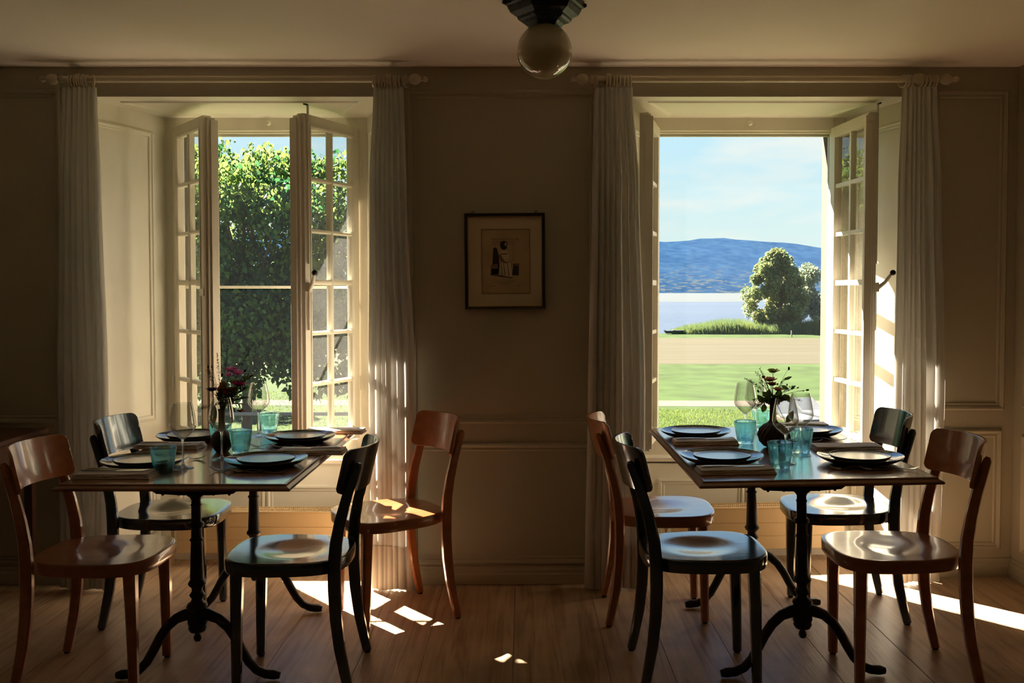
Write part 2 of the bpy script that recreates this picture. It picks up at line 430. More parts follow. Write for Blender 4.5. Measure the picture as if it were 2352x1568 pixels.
class MB:
    def __init__(s):
        s.v = []; s.f = []
    def add(s, vs, fs):
        k = len(s.v); s.v += [tuple(p) for p in vs]; s.f += [tuple(i + k for i in f) for f in fs]; return s
    def box(s, x0, x1, y0, y1, z0, z1, M=None):
        vs = [(x, y, z) for z in (z0, z1) for y in (y0, y1) for x in (x0, x1)]
        if M is not None: vs = [tuple(M @ Vector(p)) for p in vs]
        return s.add(vs, [(0, 2, 3, 1), (4, 5, 7, 6), (0, 1, 5, 4), (2, 6, 7, 3), (0, 4, 6, 2), (1, 3, 7, 5)])
    def prism(s, poly, z0, z1, ax='z'):
        n = len(poly)
        def P(a, b, c):
            return {'z': (a, b, c), 'y': (a, c, b), 'x': (c, a, b)}[ax]
        vs = [P(a, b, z0) for a, b in poly] + [P(a, b, z1) for a, b in poly]
        fs = [tuple(range(n))[::-1], tuple(range(n, 2 * n))] + [(i, (i + 1) % n, n + (i + 1) % n, n + i) for i in range(n)]
        return s.add(vs, fs)
    def lathe(s, prof, n=32, c=(0, 0, 0), flute=None, twist=0.0, cap=True, closed=False):
        k0 = len(s.v); m = len(prof); vs = []
        for j, (r, z) in enumerate(prof):
            for i in range(n):
                a = 2 * PI * i / n + twist * z
                rr = r * (flute(a - twist * z, z) if flute else 1)
                vs.append((c[0] + rr * cos(a), c[1] + rr * sin(a), c[2] + z))
        fs = []
        for j in range(m - 1 + (1 if closed else 0)):
            j2 = (j + 1) % m
            for i in range(n):
                i2 = (i + 1) % n
                fs.append((j * n + i, j * n + i2, j2 * n + i2, j2 * n + i))
        if cap and not closed:
            fs.append(tuple(range(n))[::-1]); fs.append(tuple((m - 1) * n + i for i in range(n)))
        return s.add(vs, fs)
    def tube(s, pts, rad, n=8, flat=(1, 1), cap=True):
        pts = [Vector(p) for p in pts]; m = len(pts)
        if not hasattr(rad, '__len__'): rad = [rad] * m
        vs = []; up = Vector((0, 0, 1)); prev = None
        for k in range(m):
            t = (pts[min(k + 1, m - 1)] - pts[max(k - 1, 0)]).normalized()
            if prev is None:
                a = t.cross(up)
                if a.length < 1e-3: a = t.cross(Vector((0, 1, 0)))
            else:
                a = prev - t * prev.dot(t)
            a.normalize(); prev = a; b = t.cross(a)
            for i in range(n):
                q = 2 * PI * i / n
                vs.append(pts[k] + a * cos(q) * rad[k] * flat[0] + b * sin(q) * rad[k] * flat[1])
        fs = [(k * n + i, k * n + (i + 1) % n, (k + 1) * n + (i + 1) % n, (k + 1) * n + i) for k in range(m - 1) for i in range(n)]
        if cap: fs += [tuple(range(n))[::-1], tuple((m - 1) * n + i for i in range(n))]
        return s.add(vs, fs)
    def sweep(s, path, secs, yoff, cham=0.0):
        """path: (x,z) centre line in the xz plane, secs: (thickness in x-z, width in y), yoff: y per point"""
        m = len(path); vs = []
        for k in range(m):
            p = Vector((path[k][0], path[k][1])); a = Vector(path[max(k - 1, 0)]); b = Vector(path[min(k + 1, m - 1)])
            t = (b - a).normalized(); nn = Vector((t.y, -t.x))
            h, w = secs[k][0] / 2, secs[k][1] / 2; c = cham
            for (u, v) in [(-h + c, -w), (h - c, -w), (h, -w + c), (h, w - c), (h - c, w), (-h + c, w), (-h, w - c), (-h, -w + c)]:
                q = p + nn * u; vs.append((q.x, yoff[k] + v, q.y))
        n = 8
        fs = [(k * n + i, k * n + (i + 1) % n, (k + 1) * n + (i + 1) % n, (k + 1) * n + i) for k in range(m - 1) for i in range(n)]
        fs += [tuple(range(n))[::-1], tuple((m - 1) * n + i for i in range(n))]
        return s.add(vs, fs)
    def ring(s, x0, x1, z0, z1, prof, y, sgn=-1, side=None):
        """moulding round a rectangle on a wall at depth y; prof: (inset, proud)"""
        k = len(prof); vs = []
        for d, h in prof:
            for (x, z) in [(x0 + d, z0 + d), (x1 - d, z0 + d), (x1 - d, z1 - d), (x0 + d, z1 - d)]:
                vs.append((x, y + sgn * h, z) if side is None else (side + sgn * h, x, z))
        fs = []
        for j in range(k - 1):
            for i in range(4):
                fs.append((j * 4 + i, j * 4 + (i + 1) % 4, (j + 1) * 4 + (i + 1) % 4, (j + 1) * 4 + i))
        return s.add(vs, fs)
    def ball(s, c, r, n=10, m=6, sc=(1, 1, 1)):
        prof = [(max(1e-4, r * sin(PI * j / m)), -r * cos(PI * j / m)) for j in range(m + 1)]
        vs = []; 
        for (rr, z) in prof:
            for i in range(n):
                a = 2 * PI * i / n
                vs.append((c[0] + rr * cos(a) * sc[0], c[1] + rr * sin(a) * sc[1], c[2] + z * sc[2]))
        fs = [(j * n + i, j * n + (i + 1) % n, (j + 1) * n + (i + 1) % n, (j + 1) * n + i) for j in range(m) for i in range(n)]
        return s.add(vs, fs)
    def xf(s, M):
        s.v = [tuple(M @ Vector(p)) for p in s.v]; return s
    def slope(s):
        s.v = [(x, y, z + fz(x)) for x, y, z in s.v]; return s
    def build(s, name, mat, parent=None, smooth=True, bevel=0.0, seg=2, angle=35, recalc=True, kind=None, label=None):
        me = bpy.data.meshes.new(name)
        me.from_pydata(s.v, [], s.f)
        if recalc:
            import bmesh
            bm = bmesh.new(); bm.from_mesh(me); bmesh.ops.recalc_face_normals(bm, faces=bm.faces); bm.to_mesh(me); bm.free()
        me.materials.append(MATS[mat])
        o = bpy.data.objects.new(name, me); COL.objects.link(o)
        if parent is not None: o.parent = parent
        if smooth:
            me.polygons.foreach_set('use_smooth', [True] * len(me.polygons))
            me.set_sharp_from_angle(angle=math.radians(angle))
        if bevel:
            b = o.modifiers.new('bevel', 'BEVEL'); b.width = bevel; b.segments = seg; b.limit_method = 'ANGLE'; b.angle_limit = math.radians(40)
        if kind: o['kind'] = kind
        if label: o['label'] = label
        return o

def empty(name, label=None, cat=None, group=None, kind=None, M=None):
    o = bpy.data.objects.new(name, None); COL.objects.link(o)
    o.empty_display_size = 0.05
    return tag(o, label, cat, group, kind, M)
def tag(o, label=None, cat=None, group=None, kind=None, M=None):
    for k, v in (('label', label), ('category', cat), ('group', group), ('kind', kind)):
        if v: o[k] = v
    if M is not None: o.matrix_world = M
    return o
def pose(x, y, z=0.0, rz=0.0):
    M = Matrix.Translation((x, y, z)) @ Matrix.Rotation(math.radians(rz), 4, 'Z')
    return TILT @ M if x > 0 else M
def kids(o):
    return [c for c in bpy.data.objects if c.parent == o]
def copy_tree(root, M, label, group=None):
    def rec(o, par):
        c = o.copy(); COL.objects.link(c); c.parent = par
        for ch in TREE[o.name]: rec(ch, c)
        return c
    TREE = {}
    def walk(o):
        TREE[o.name] = list(o.children)
        for ch in o.children: walk(ch)
    walk(root)
    r = rec(root, None)
    r.matrix_world = M
    r['label'] = label
    if group: r['group'] = group
    return r

# ------------------------------------------------------------------ room shell
WY = 4.40; FY = 4.93; CH = 2.432
XL, XR, YB = -2.80, 2.308, -1.6
CX = (-1.35, 1.159); HO, HI = 0.533, 0.468
fl = MB()
fl.add([(XL - .3, YB - .3, -.03), (0, YB - .3, -.03), (XR + .3, YB - .3, -.03 + fz(XR + .3)), (XL - .3, 4.99, -.03), (0, 4.99, -.03), (XR + .3, 4.99, -.03 + fz(XR + .3)),
        (XL - .3, YB - .3, -.15), (0, YB - .3, -.15), (XR + .3, YB - .3, -.15), (XL - .3, 4.99, -.15), (0, 4.99, -.15), (XR + .3, 4.99, -.15)],
       [(0, 1, 4, 3), (1, 2, 5, 4), (6, 9, 10, 7), (7, 10, 11, 8), (0, 6, 7, 1), (1, 7, 8, 2), (3, 4, 10, 9), (4, 5, 11, 10), (0, 3, 9, 6), (2, 8, 11, 5)])
floor = fl.build('floor', 'dark_wood', smooth=False); tag(floor, kind='structure', label='wide pine board floor, worn and sunlit below the windows')
edges = [-2.80, -2.48, -2.12, -1.80, -1.50, -1.22, -0.95, -0.62, -0.38, -0.04, 0.31, 0.54, 0.78, 1.12, 1.43, 1.75, 2.05, 2.308]
for a, b in zip(edges[:-1], edges[1:]):
    g = 0.0008
    parts = [(a + g, b - g)]
    mb = MB()
    xs = [a + g, 0, b - g] if a < 0 < b else [a + g, b - g]
    dz = random.uniform(-.0008, .0008)
    y0, y1 = YB, 4.87
    splits = [y0, random.uniform(-1.0, 0.9), y1]
    for s0, s1 in zip(splits[:-1], splits[1:]):
        for p, q in zip(xs[:-1], xs[1:]):
            mb.add([(p, s0 + g, -.028 + fz(p)), (q, s0 + g, -.028 + fz(q)), (q, s1 - g, -.028 + fz(q)), (p, s1 - g, -.028 + fz(p)),
                    (p, s0 + g, fz(p) + dz), (q, s0 + g, fz(q) + dz), (q, s1 - g, fz(q) + dz), (p, s1 - g, fz(p) + dz)],
                   [(0, 3, 2, 1), (4, 5, 6, 7), (0, 1, 5, 4), (2, 3, 7, 6), (0, 4, 7, 3), (1, 2, 6, 5)])
    mb.build('plank', 'pine_floor', floor, smooth=False, bevel=0.0008, seg=1)

MB().box(XL - .3, XR + .3, YB - .3, 4.99, CH, CH + .2).build('ceiling', 'ceiling_paint', smooth=False)['kind'] = 'structure'
MB().box(XL - .25, XL, YB - .3, 4.99, -.1, CH).build('wall_left', 'wall_paint', smooth=False)['kind'] = 'structure'
wr = MB().box(XR, XR + .25, YB - .3, 4.99, -.1, CH).build('wall_right', 'wall_paint', smooth=False); wr['kind'] = 'structure'
MB().box(XL - .3, XR + .3, YB - .3, YB, -.1, CH).build('wall_behind', 'wall_paint', smooth=False)['kind'] = 'structure'

SPL = [(-2.09, -0.63), (0.43, 1.845)]       # front edges of the two window recesses
piers = [(XL - .05, SPL[0][0], None, CX[0] - HO), (SPL[0][1], SPL[1][0], CX[0] + HO, CX[1] - HO), (SPL[1][1], XR + .05, CX[1] + HO, None)]
w = MB()
w.prism([(XL - .05, WY), (SPL[0][0], WY), (CX[0] - HO, FY), (CX[0] - HO, 4.99), (XL - .05, 4.99)], -.1, CH)
w.prism([(SPL[0][1], WY), (SPL[1][0], WY), (CX[1] - HO, FY), (CX[1] - HO, 4.99), (CX[0] + HO, 4.99), (CX[0] + HO, FY)], -.1, CH)
w.prism([(SPL[1][1], WY), (XR + .05, WY), (XR + .05, 4.99), (CX[1] + HO, 4.99), (CX[1] + HO, FY)], -.1, CH)
for k in (0, 1):
    w.prism([(SPL[k][0], WY), (SPL[k][1], WY), (CX[k] + HO, FY), (CX[k] + HO, 4.99), (CX[k] - HO, 4.99), (CX[k] - HO, FY)], 2.299, CH)
wall = w.build('wall_back', 'wall_paint', smooth=False); wall['kind'] = 'structure'
# recess linings, slightly lighter gloss paint
PROF = [(0.0, 0.0), (0.002, 0.009), (0.010, 0.012), (0.016, 0.007), (0.026, 0.006), (0.030, 0.001)]
def reveal_panel(xa, ya, xb, yb, z0, z1, parent, name='panel_moulding', mat='panel_paint', lining=False):
    """moulding ring on a splayed reveal running from (xa,ya) to (xb,yb)"""
    d = Vector((xb - xa, yb - ya, 0)); L = d.length; d.normalize()
    nrm = Vector((d.y, -d.x, 0))
    if nrm.x * (1 if xa < (CX[0] if xa < 0 else CX[1]) else -1) < 0: nrm = -nrm
    M = Matrix(((d.x, nrm.x, 0, xa), (d.y, nrm.y, 0, ya), (0, 0, 1, 0), (0, 0, 0, 1)))
    if lining:
        return MB().box(0, L, 0, 0.004, z0, z1).xf(M).build(name, mat, parent, smooth=False)
    return MB().ring(0.0, L, z0, z1, PROF, 0.004, sgn=1).xf(M).build(name, mat, parent, smooth=False)
# wall mouldings
def wmould(x0, x1, z0, z1, dz=0.0):
    MB().ring(x0, x1, z0, z1, [(0, 0), (.001, .010), (.008, .016), (.018, .012), (.022, .005), (.032, .007), (.038, 0)], WY).build('panel_moulding', 'wall_paint', wall, smooth=False)
wmould(-0.540, 0.345, .765, 2.325)
wmould(-0.540, 0.345, .098, .672)
wmould(1.90, 2.262, .828, 2.325)
wmould(1.90, 2.255, .165, .738)
wmould(-2.72, -2.16, .765, 2.325)
wmould(-2.72, -2.16, .098, .672)
for z0, z1, ys in ((.85, 2.32, (4.30, 3.2)), (.17, .73, (4.30, 3.2))):
    MB().ring(ys[1], ys[0], z0, z1, [(0, 0), (.002, .012), (.012, .018), (.026, .008), (.038, 0)], 0, sgn=-1, side=XR).build('panel_moulding', 'wall_paint', wr, smooth=False)
def base(name, x0, x1):
    m = MB(); pr = [(0, 0), (.020, 0), (.020, .045), (.016, .052), (.016, .066), (.008, .074), (.006, .084), (0, .086)]
    xs = [x0, x1]
    vs = [(x, WY - d, z + fz(x)) for x in xs for d, z in pr]; n = len(pr)
    m.add(vs, [(i, i + 1, n + i + 1, n + i) for i in range(n - 1)] + [tuple(range(n)), tuple(range(n, 2 * n))[::-1]])
    m.build(name, 'wall_paint', smooth=False)['kind'] = 'structure'
base('baseboard_back', SPL[0][1], SPL[1][0]); base('baseboard_back', SPL[1][1] + .0, XR); base('baseboard_back', XL, SPL[0][0])
m = MB(); pr = [(0, 0), (.020, 0), (.020, .045), (.016, .052), (.016, .066), (.008, .074), (.006, .084), (0, .086)]
m.add([(XR - d, y, z + fz(XR)) for y in (YB, WY) for d, z in pr], [(i, i + 1, 8 + i + 1, 8 + i) for i in range(7)] + [tuple(range(8)), tuple(range(8, 16))[::-1]])
m.build('baseboard_right', 'wall_paint', smooth=False)['kind'] = 'structure'

# outer masonry
o = MB()
def outpoly(a, b, c0=None, c1=None): pass
o.prism([(-7, 4.99), (CX[0] - HI, 4.99), (CX[0] - .506, 5.25), (-7, 5.25)], -1.85, 4.6)
o.prism([(CX[0] + HI, 4.99), (CX[1] - HI, 4.99), (CX[1] - .506, 5.25), (CX[0] + .506, 5.25)], -1.85, 4.6)
o.prism([(CX[1] + HI, 4.99), (7, 4.99), (7, 5.25), (CX[1] + .506, 5.25)], -1.85, 4.6)
for c in CX:
    o.prism([(4.99, 2.23), (5.25, 2.268), (5.25, 4.6), (4.99, 4.6)], c - .53, c + .53, 'x')
    o.prism([(4.99, -1.85), (5.25, -1.85), (5.25, .575), (4.99, .605)], c - .53, c + .53, 'x')
    o.prism([(5.25, .575), (5.30, .565), (5.30, .49), (5.25, .48)], c - .62, c + .62, 'x')
o.build('wall_outside', 'stone', smooth=False)['kind'] = 'structure'
MB().box(-7, 7, YB - .6, 5.1, CH + .25, CH + .5).build('roof', 'render_wall', smooth=False)['kind'] = 'structure'

# ------------------------------------------------------------------ windows
def casement(parent, hx, sgn, ang, zb=.618, zt=2.238, W=.458, rod=False):
    """leaf hinged at hx, closed towards sgn*x; built in its own space, hinge on the z axis"""
    T = .021
    fr = MB()
    sw, rt, rb = .050, .055, .062
    fr.box(0, sw, -T, T, zb, zt); fr.box(W - sw, W, -T, T, zb, zt)
    fr.box(sw, W - sw, -T, T, zt - rt, zt); fr.box(sw, W - sw, -T, T, zb, zb + rb)
    # rebated meeting edge and hinge edge strips
    fr.box(W, W + .014, -T * .2, T + .014, zb + .006, zt - .010)
    fr.box(W + .014, W + .024, T * .5, T + .026, zb + .014, zt - .022)
    fr.box(W - .022, W + .010, T, T + .016, zb + .004, zt - .016)
    # room-side bead round the glass
    fr.ring(sw - .002, W - sw + .002, zb + rb - .002, zt - rt + .002, [(-.006, T), (-.006, T + .004), (.002, T + .004), (.010, T - .006)], 0)
    M = Matrix.Translation((hx, FY - .004, 0)) @ Matrix.Rotation(-math.radians(ang) * sgn, 4, 'Z') @ Matrix.Diagonal((sgn, 1, 1, 1))
    Mr = Matrix.Translation((hx, FY - .004, 0)) @ Matrix.Rotation(-math.radians(ang) * sgn, 4, 'Z')
    F = Matrix.Diagonal((sgn, 1, 1, 1))
    fo = fr.xf(F).build('casement', 'window_paint', parent, smooth=False, bevel=.0015, seg=1)
    fo.matrix_basis = Mr
    x0, x1, z0, z1 = sw, W - sw, zb + rb, zt - rt
    cw = (x1 - x0) / 2; rh = (z1 - z0) / 6; h = .0095
    def munt(mb): mb.xf(F).build('muntin', 'window_white', fo, smooth=False)
    munt(MB().prism([(x0 + cw - h, -.012), (x0 + cw - h * .4, -.019), (x0 + cw + h * .4, -.019), (x0 + cw + h, -.012), (x0 + cw + h, .014), (x0 + cw - h, .014)], z0, z1))
    for k in range(1, 6):
        z = z0 + rh * k
        hh = h * (1.35 if k == 3 else 1)
        munt(MB().prism([(-.012, z - hh), (-.0185, z - hh * .4), (-.0185, z + hh * .4), (-.012, z + hh), (.0135, z + hh), (.0135, z - hh)], x0, x1, 'x'))
    for c in range(2):
        for r in range(6):
            xa, xb, za, zb2 = x0 + cw * c + .002, x0 + cw * (c + 1) - .002, z0 + rh * r + .002, z0 + rh * (r + 1) - .002
            MB().add([(xa, 0, za), (xb, 0, za), (xb, 0, zb2), (xa, 0, zb2)], [(0, 1, 2, 3)]).xf(F).build('pane', 'window_glass', fo, smooth=False, recalc=False)
    for z in (zb + .25, zt - .25):
        MB().lathe([(.007, 0), (.007, .07), (.004, .078)], 10, (-.006, -.026, z)).xf(F).build('hinge', 'window_paint', fo)
    if rod:
        MB().tube([(W - .018, -T - .008, 1.52), (W - .018, -T - .008, zt + .045)], .0055, 8).xf(F).build('bolt_rod', 'window_paint', fo)
        MB().tube([(W - .018, -T - .008, 1.20), (W - .018, -T - .008, 1.40)], .0055, 8).xf(F).build('bolt_rod', 'window_paint', fo)
        MB().box(W - .020, W + .012, -T - .012, -T - .004, zt + .037, zt + .043).xf(F).build('bolt_hook', 'dark_metal', fo, smooth=False)
        hm = MB(); hm.box(W - .032, W - .004, -T - .020, -T, 1.385, 1.43)
        hm.tube([(W - .018, -T - .014, 1.40), (W + .00, -T - .045, 1.43), (W + .018, -T - .066, 1.468)], [.011, .009, .008], 10)
        hm.xf(F).build('handle', 'window_paint', fo, bevel=.002)
        MB().ball((W + .024, -T - .072, 1.476), .014).xf(F).build('knob', 'dark_metal', fo)
    else:
        MB().box(W - .045, W - .005, -T - .010, -T, 1.365, 1.40).xf(F).build('strike_plate', 'window_paint', fo, smooth=False, bevel=.001)
    return fo

def window(k):
    c = CX[k]; L, R = c - HO, c + HO
    root = empty('window_%d' % (k + 1), kind='structure')
    fm = MB()
    fm.box(L, c - HI, FY, 4.99, .51, 2.299); fm.box(c + HI, R, FY, 4.99, .51, 2.299)
    fm.box(c - HI, c + HI, FY, 4.99, 2.228, 2.299); fm.box(c - HI, c + HI, FY, 4.99, .51, .606)
    fm.build('frame', 'window_paint', root, smooth=False, bevel=.002)
    st = MB()
    st.ring(c - HI - .001, c + HI + .001, .605, 2.229, [(0, .03), (.010, .03), (.010, 0)], 4.985)
    st.build('rebate', 'window_white', root, smooth=False)
    MB().box(L - .012, R + .012, 4.845, FY + .01, .488 + fz(c) * .6, .512 + fz(c) * .6).build('sill', 'window_paint', root, smooth=False, bevel=.006, seg=3)
    MB().box(L - .03, R + .03, 4.87, 4.985, -.05, .488).build('apron', 'panel_paint', root, smooth=False)
    zt = .375 + (.035 if k else 0)
    for xa, xb in ((c - .455, c - .004), (c + .004, c + .455)):
        MB().ring(xa, xb, .10, zt, [(0, 0), (.002, .010), (.012, .012), (.018, .003), (.030, .004), (.034, 0)], 4.87).build('apron_moulding', 'panel_paint', root, smooth=False)
    MB().box(L - .02, R + .02, 4.80, 4.87, 0 + fz(c), .066 + fz(c)).build('plinth', 'panel_paint', root, smooth=False, bevel=.002)
    MB().lathe([(.004, 0), (.006, .012), (.012, .016), (.013, .024), (.006, .032)], 14).xf(Matrix.Translation((c + .02, FY, 2.262)) @ Matrix.Rotation(PI / 2, 4, 'X')).build('catch', 'window_white', root)
    # splayed linings with sunk panels, and the boarded soffit
    for side in (0, 1):
        xf_, xb_ = (SPL[k][0], L) if side == 0 else (SPL[k][1], R)
        reveal_panel(xf_, WY + .001, xb_, FY, -.05, 2.2985, root, 'reveal_lining', lining=True)
        ta, tb = .17, .84
        P0 = (xf_ + (xb_ - xf_) * ta, WY + (FY - WY) * ta); P1 = (xf_ + (xb_ - xf_) * tb, WY + (FY - WY) * tb)
        reveal_panel(P0[0], P0[1], P1[0], P1[1], .72, 2.205, root)
        reveal_panel(P0[0], P0[1], P1[0], P1[1], .14, .60, root)
    s = MB(); s.prism([(SPL[k][0], WY + .002), (SPL[k][1], WY + .002), (R, FY), (L, FY)], 2.2945, 2.2985)
    s.build('soffit', 'panel_paint', root, smooth=False)
    a = [(SPL[k][0] + .16, WY + .10), (SPL[k][1] - .16, WY + .10), (R - .115, FY - .085), (L + .115, FY - .085)]
    sm = MB(); vs = []
    for d, h in [(0, 0), (.006, .008), (.016, .003), (.022, 0)]:
        for (x, y), (sx, sy) in zip(a, ((1, 1), (-1, 1), (-1, -1), (1, -1))): vs.append((x + sx * d, y + sy * d, 2.2945 - h))
    sm.add(vs, [(j * 4 + i, j * 4 + (i + 1) % 4, (j + 1) * 4 + (i + 1) % 4, (j + 1) * 4 + i) for j in range(3) for i in range(4)])
    sm.build('soffit_moulding', 'panel_paint', root, smooth=False)
    # insect screen
    sc = MB(); e = HI - .001
    sc.box(c - e, c - e + .008, 4.996, 5.012, .62, 2.222); sc.box(c + e - .008, c + e, 4.996, 5.012, .62, 2.222)
    sc.box(c - e, c + e, 4.996, 5.012, 2.208, 2.222); sc.box(c - e, c + e, 4.996, 5.012, .62, .634)
    if k == 0: sc.box(c - e, c + e, 4.996, 5.010, 1.402, 1.417)
    so = sc.build('screen_frame', 'window_white', root, smooth=False)
    MB().add([(c - e, 5.004, .62), (c + e, 5.004, .62), (c + e, 5.004, 2.222), (c - e, 5.004, 2.222)], [(0, 1, 2, 3)]).build('screen_mesh', 'insect_mesh', so, smooth=False, recalc=False)
    return root
w1 = window(0); w2 = window(1)
casement(w1, CX[0] - HI, 1, 52)
casement(w1, CX[0] + HI, -1, 66, rod=True)
casement(w2, CX[1] - HI, 1, 105)
casement(w2, CX[1] + HI, -1, 94, rod=True)

# ------------------------------------------------------------------ radiators
def radiator(k, label):
    c = CX[k]; M = pose(c, 4.68, 0)
    r = empty('radiator', label, 'radiator', M=M)
    x0, x1 = -.40, .46
    zs = [(.068, .132), (.135, .199), (.202, .272)]
    m = MB()
    for a, b in zs: m.box(x0, x1, 0, .012, a, b)
    m.box(x0, x1, .003, .10, .070, .265)
    m.box(x0, x1, -.002, .010, .272, .280)
    m.build('front_panel', 'radiator_enamel', r, smooth=False, bevel=.0015, seg=1)
    g = MB(); g.box(x0, x1, .010, .014, .262, .280); g.box(x0, x1, .052, .062, .262, .279); g.box(x0, x1, .100, .106, .262, .280)
    g.build('top_grille', 'radiator_enamel', r, smooth=False)
    s = MB(); x = x0 + .004
    while x < x1 - .004:
        s.box(x, x + .0045, .014, .052, .268, .277); s.box(x, x + .0045, .062, .10, .268, .277); x += .0105
    s.build('grille_slats', 'radiator_enamel', r, smooth=False, kind='stuff')
    v = MB().lathe([(.012, 0), (.016, .01), (.016, .035), (.010, .04)], 14, (x0 - .035, .04, .17))
    v.build('valve', 'steel', r)
    MB().tube([(x0 - .035, .04, .17), (x0 - .035, .04, .001)], .008, 8).build('pipe', 'radiator_enamel', r)
    return r
radiator(0, 'low cream radiator under the left window, behind the left table')
radiator(1, 'low cream radiator under the right window, behind the right table')

# ------------------------------------------------------------------ curtains and rods
ROD_Y, ROD_Z = 4.30, 2.353
def curtain_rod(xa, xb, label):
    r = empty('curtain_rod', label, 'curtain rod', 'curtain rods', M=Matrix.Translation(((xa + xb) / 2, ROD_Y, ROD_Z)))
    h = (xb - xa) / 2 - .11
    MB().tube([(-h, 0, 0), (h, 0, 0)], .0150, 20).build('pole', 'rod_wood', r, angle=50)
    for s in (-1, 1):
        pr = [(.015, 0), (.019, .004), (.019, .012), (.010, .018), (.010, .024), (.020, .032), (.025, .046), (.025, .056), (.018, .070), (.009, .078), (.010, .086), (.014, .094), (.010, .106), (.002, .110)]
        MB().lathe(pr, 20).xf(Matrix.Translation((s * h, 0, 0)) @ Matrix.Rotation(s * PI / 2, 4, 'Y')).build('finial', 'rod_wood', r)
        b = MB(); b.lathe([(.024, -.012), (.026, 0), (.024, .012)], 16).xf(Matrix.Translation((s * (h - .07), 0, 0)) @ Matrix.Rotation(PI / 2, 4, 'Y'))
        b.box(s * (h - .07) - .010, s * (h - .07) + .010, .015, WY - ROD_Y, -.03, .03)
        b.build('bracket', 'rod_wood', r)
curtain_rod(-2.208, -.436, 'pale wooden curtain rod with turned finials above the left window')
curtain_rod(.208, 1.984, 'pale wooden curtain rod with turned finials above the right window')

def curtain(ks, label, nf, seed, rings, ystart=0.0, zbot=.012):
    """ks: list of (z, xl, xr)"""
    rnd = random.Random(seed)
    x0 = (ks[0][1] + ks[0][2]) / 2
    root = empty('curtain', label, 'curtain', 'linen curtains', M=Matrix.Translation((x0, ROD_Y, zbot)))
    ztop = ks[0][0]
    def span(z):
        for (za, la, ra), (zb, lb, rb) in zip(ks[:-1], ks[1:]):
            if zb <= z <= za:
                t = (za - z) / (za - zb); t = t * t * (3 - 2 * t)
                return la + (lb - la) * t, ra + (rb - ra) * t
        return ks[-1][1], ks[-1][2]
    NU, NV = nf * 12, 46
    ph = [rnd.uniform(-.9, .9) for _ in range(nf + 2)]; am = [rnd.uniform(.65, 1.25) for _ in range(nf + 2)]
    drift = [rnd.uniform(-1, 1) for _ in range(nf + 2)]
    # uneven pleat widths
    wid = [rnd.uniform(.7, 1.4) for _ in range(nf)]; tot = sum(wid); cum = [0]
    for q in wid: cum.append(cum[-1] + q / tot)
    vs = []
    for j in range(NV + 1):
        v = j / NV; z = ztop + (zbot - ztop) * v
        l, r = span(z)
        for i in range(NU + 1):
            u = i / NU; f = u * nf; k = min(nf - 1, int(f)); fr = f - k
            uu = cum[k] + (cum[k + 1] - cum[k]) * fr
            uu += .018 * sin(2 * PI * (uu * 1.3 + seed)) * sin(PI * v) + .012 * drift[k] * v * sin(PI * fr)
            a = .013 + .009 * min(1, v * 2.5)
            s = sin(2 * PI * fr)
            sh = math.copysign(abs(s) ** .75, s)
            y = a * am[k] * sh + .012 * sin(5 * v + 6 * uu + seed) * v
            x = l + (r - l) * uu + .010 * cos(2 * PI * fr) * am[k] * (0.4 + v) * .9
            vs.append((x - x0, y, z - zbot + (.006 * sin(9 * uu + seed) if j == NV else 0)))
    fs = [(j * (NU + 1) + i, j * (NU + 1) + i + 1, (j + 1) * (NU + 1) + i + 1, (j + 1) * (NU + 1) + i) for j in range(NV) for i in range(NU)]
    o = MB().add(vs, fs).build('cloth', 'linen_curtain', root, recalc=False, angle=180)
    # hem: a doubled band at the foot
    j0 = NV - 4
    hem = [(p[0], p[1] - .003, p[2]) for p in vs[j0 * (NU + 1):]]
    hf = [(j * (NU + 1) + i, j * (NU + 1) + i + 1, (j + 1) * (NU + 1) + i + 1, (j + 1) * (NU + 1) + i) for j in range(NV - j0) for i in range(NU)]
    MB().add(hem, hf).build('hem', 'linen_curtain', root, recalc=False, angle=180)
    me = None
    for (x, a) in rings:
        q = MB()
        R, rr, N, n2 = .0255, .0042, 22, 8
        vv = []; ff = []
        for i in range(N):
            A = 2 * PI * i / N
            for j in range(n2):
                B = 2 * PI * j / n2
                vv.append((rr * sin(B), (R + rr * cos(B)) * cos(A), (R + rr * cos(B)) * sin(A)))
        ff = [(i * n2 + j, i * n2 + (j + 1) % n2, ((i + 1) % N) * n2 + (j + 1) % n2, ((i + 1) % N) * n2 + j) for i in range(N) for j in range(n2)]
        if me is None:
            ob = q.add(vv, ff).build('ring', 'rod_wood', root); me = ob
        else:
            ob = me.copy(); COL.objects.link(ob); ob.parent = root
        ob.matrix_basis = Matrix.Translation((x - x0, 0, ROD_Z - .010 - zbot)) @ Matrix.Rotation(math.radians(a), 4, 'Z')
        rnd.random()
    return root
ZT = 2.315
def rr(a, b, n, ang=0, lead=None):
    out = [(a + (b - a) * i / (n - 1), ang + random.uniform(-7, 7)) for i in range(n)]
    return out
curtain([(ZT, -2.110, -1.950), (1.85, -2.135, -1.942), (.92, -2.150, -1.925), (.012, -2.155, -1.915)], 'grey linen curtain at the far left, left side of the left window', 7, 1, rr(-2.065, -1.985, 8) + [(-1.962, 35)])
curtain([(ZT, -.690, -.552), (1.85, -.712, -.545), (.92, -.722, -.512), (.012, -.712, -.512)], 'sunlit grey linen curtain at the right side of the left window', 7, 2, rr(-.684, -.565, 10) + [(-.535, -30)])
curtain([(ZT, .318, .492), (1.85, .306, .520), (.92, .290, .545), (.012, .282, .545)], 'grey linen curtain at the left side of the right window', 8, 3, rr(.375, .487, 8) + [(.325, 20)], zbot=.018)
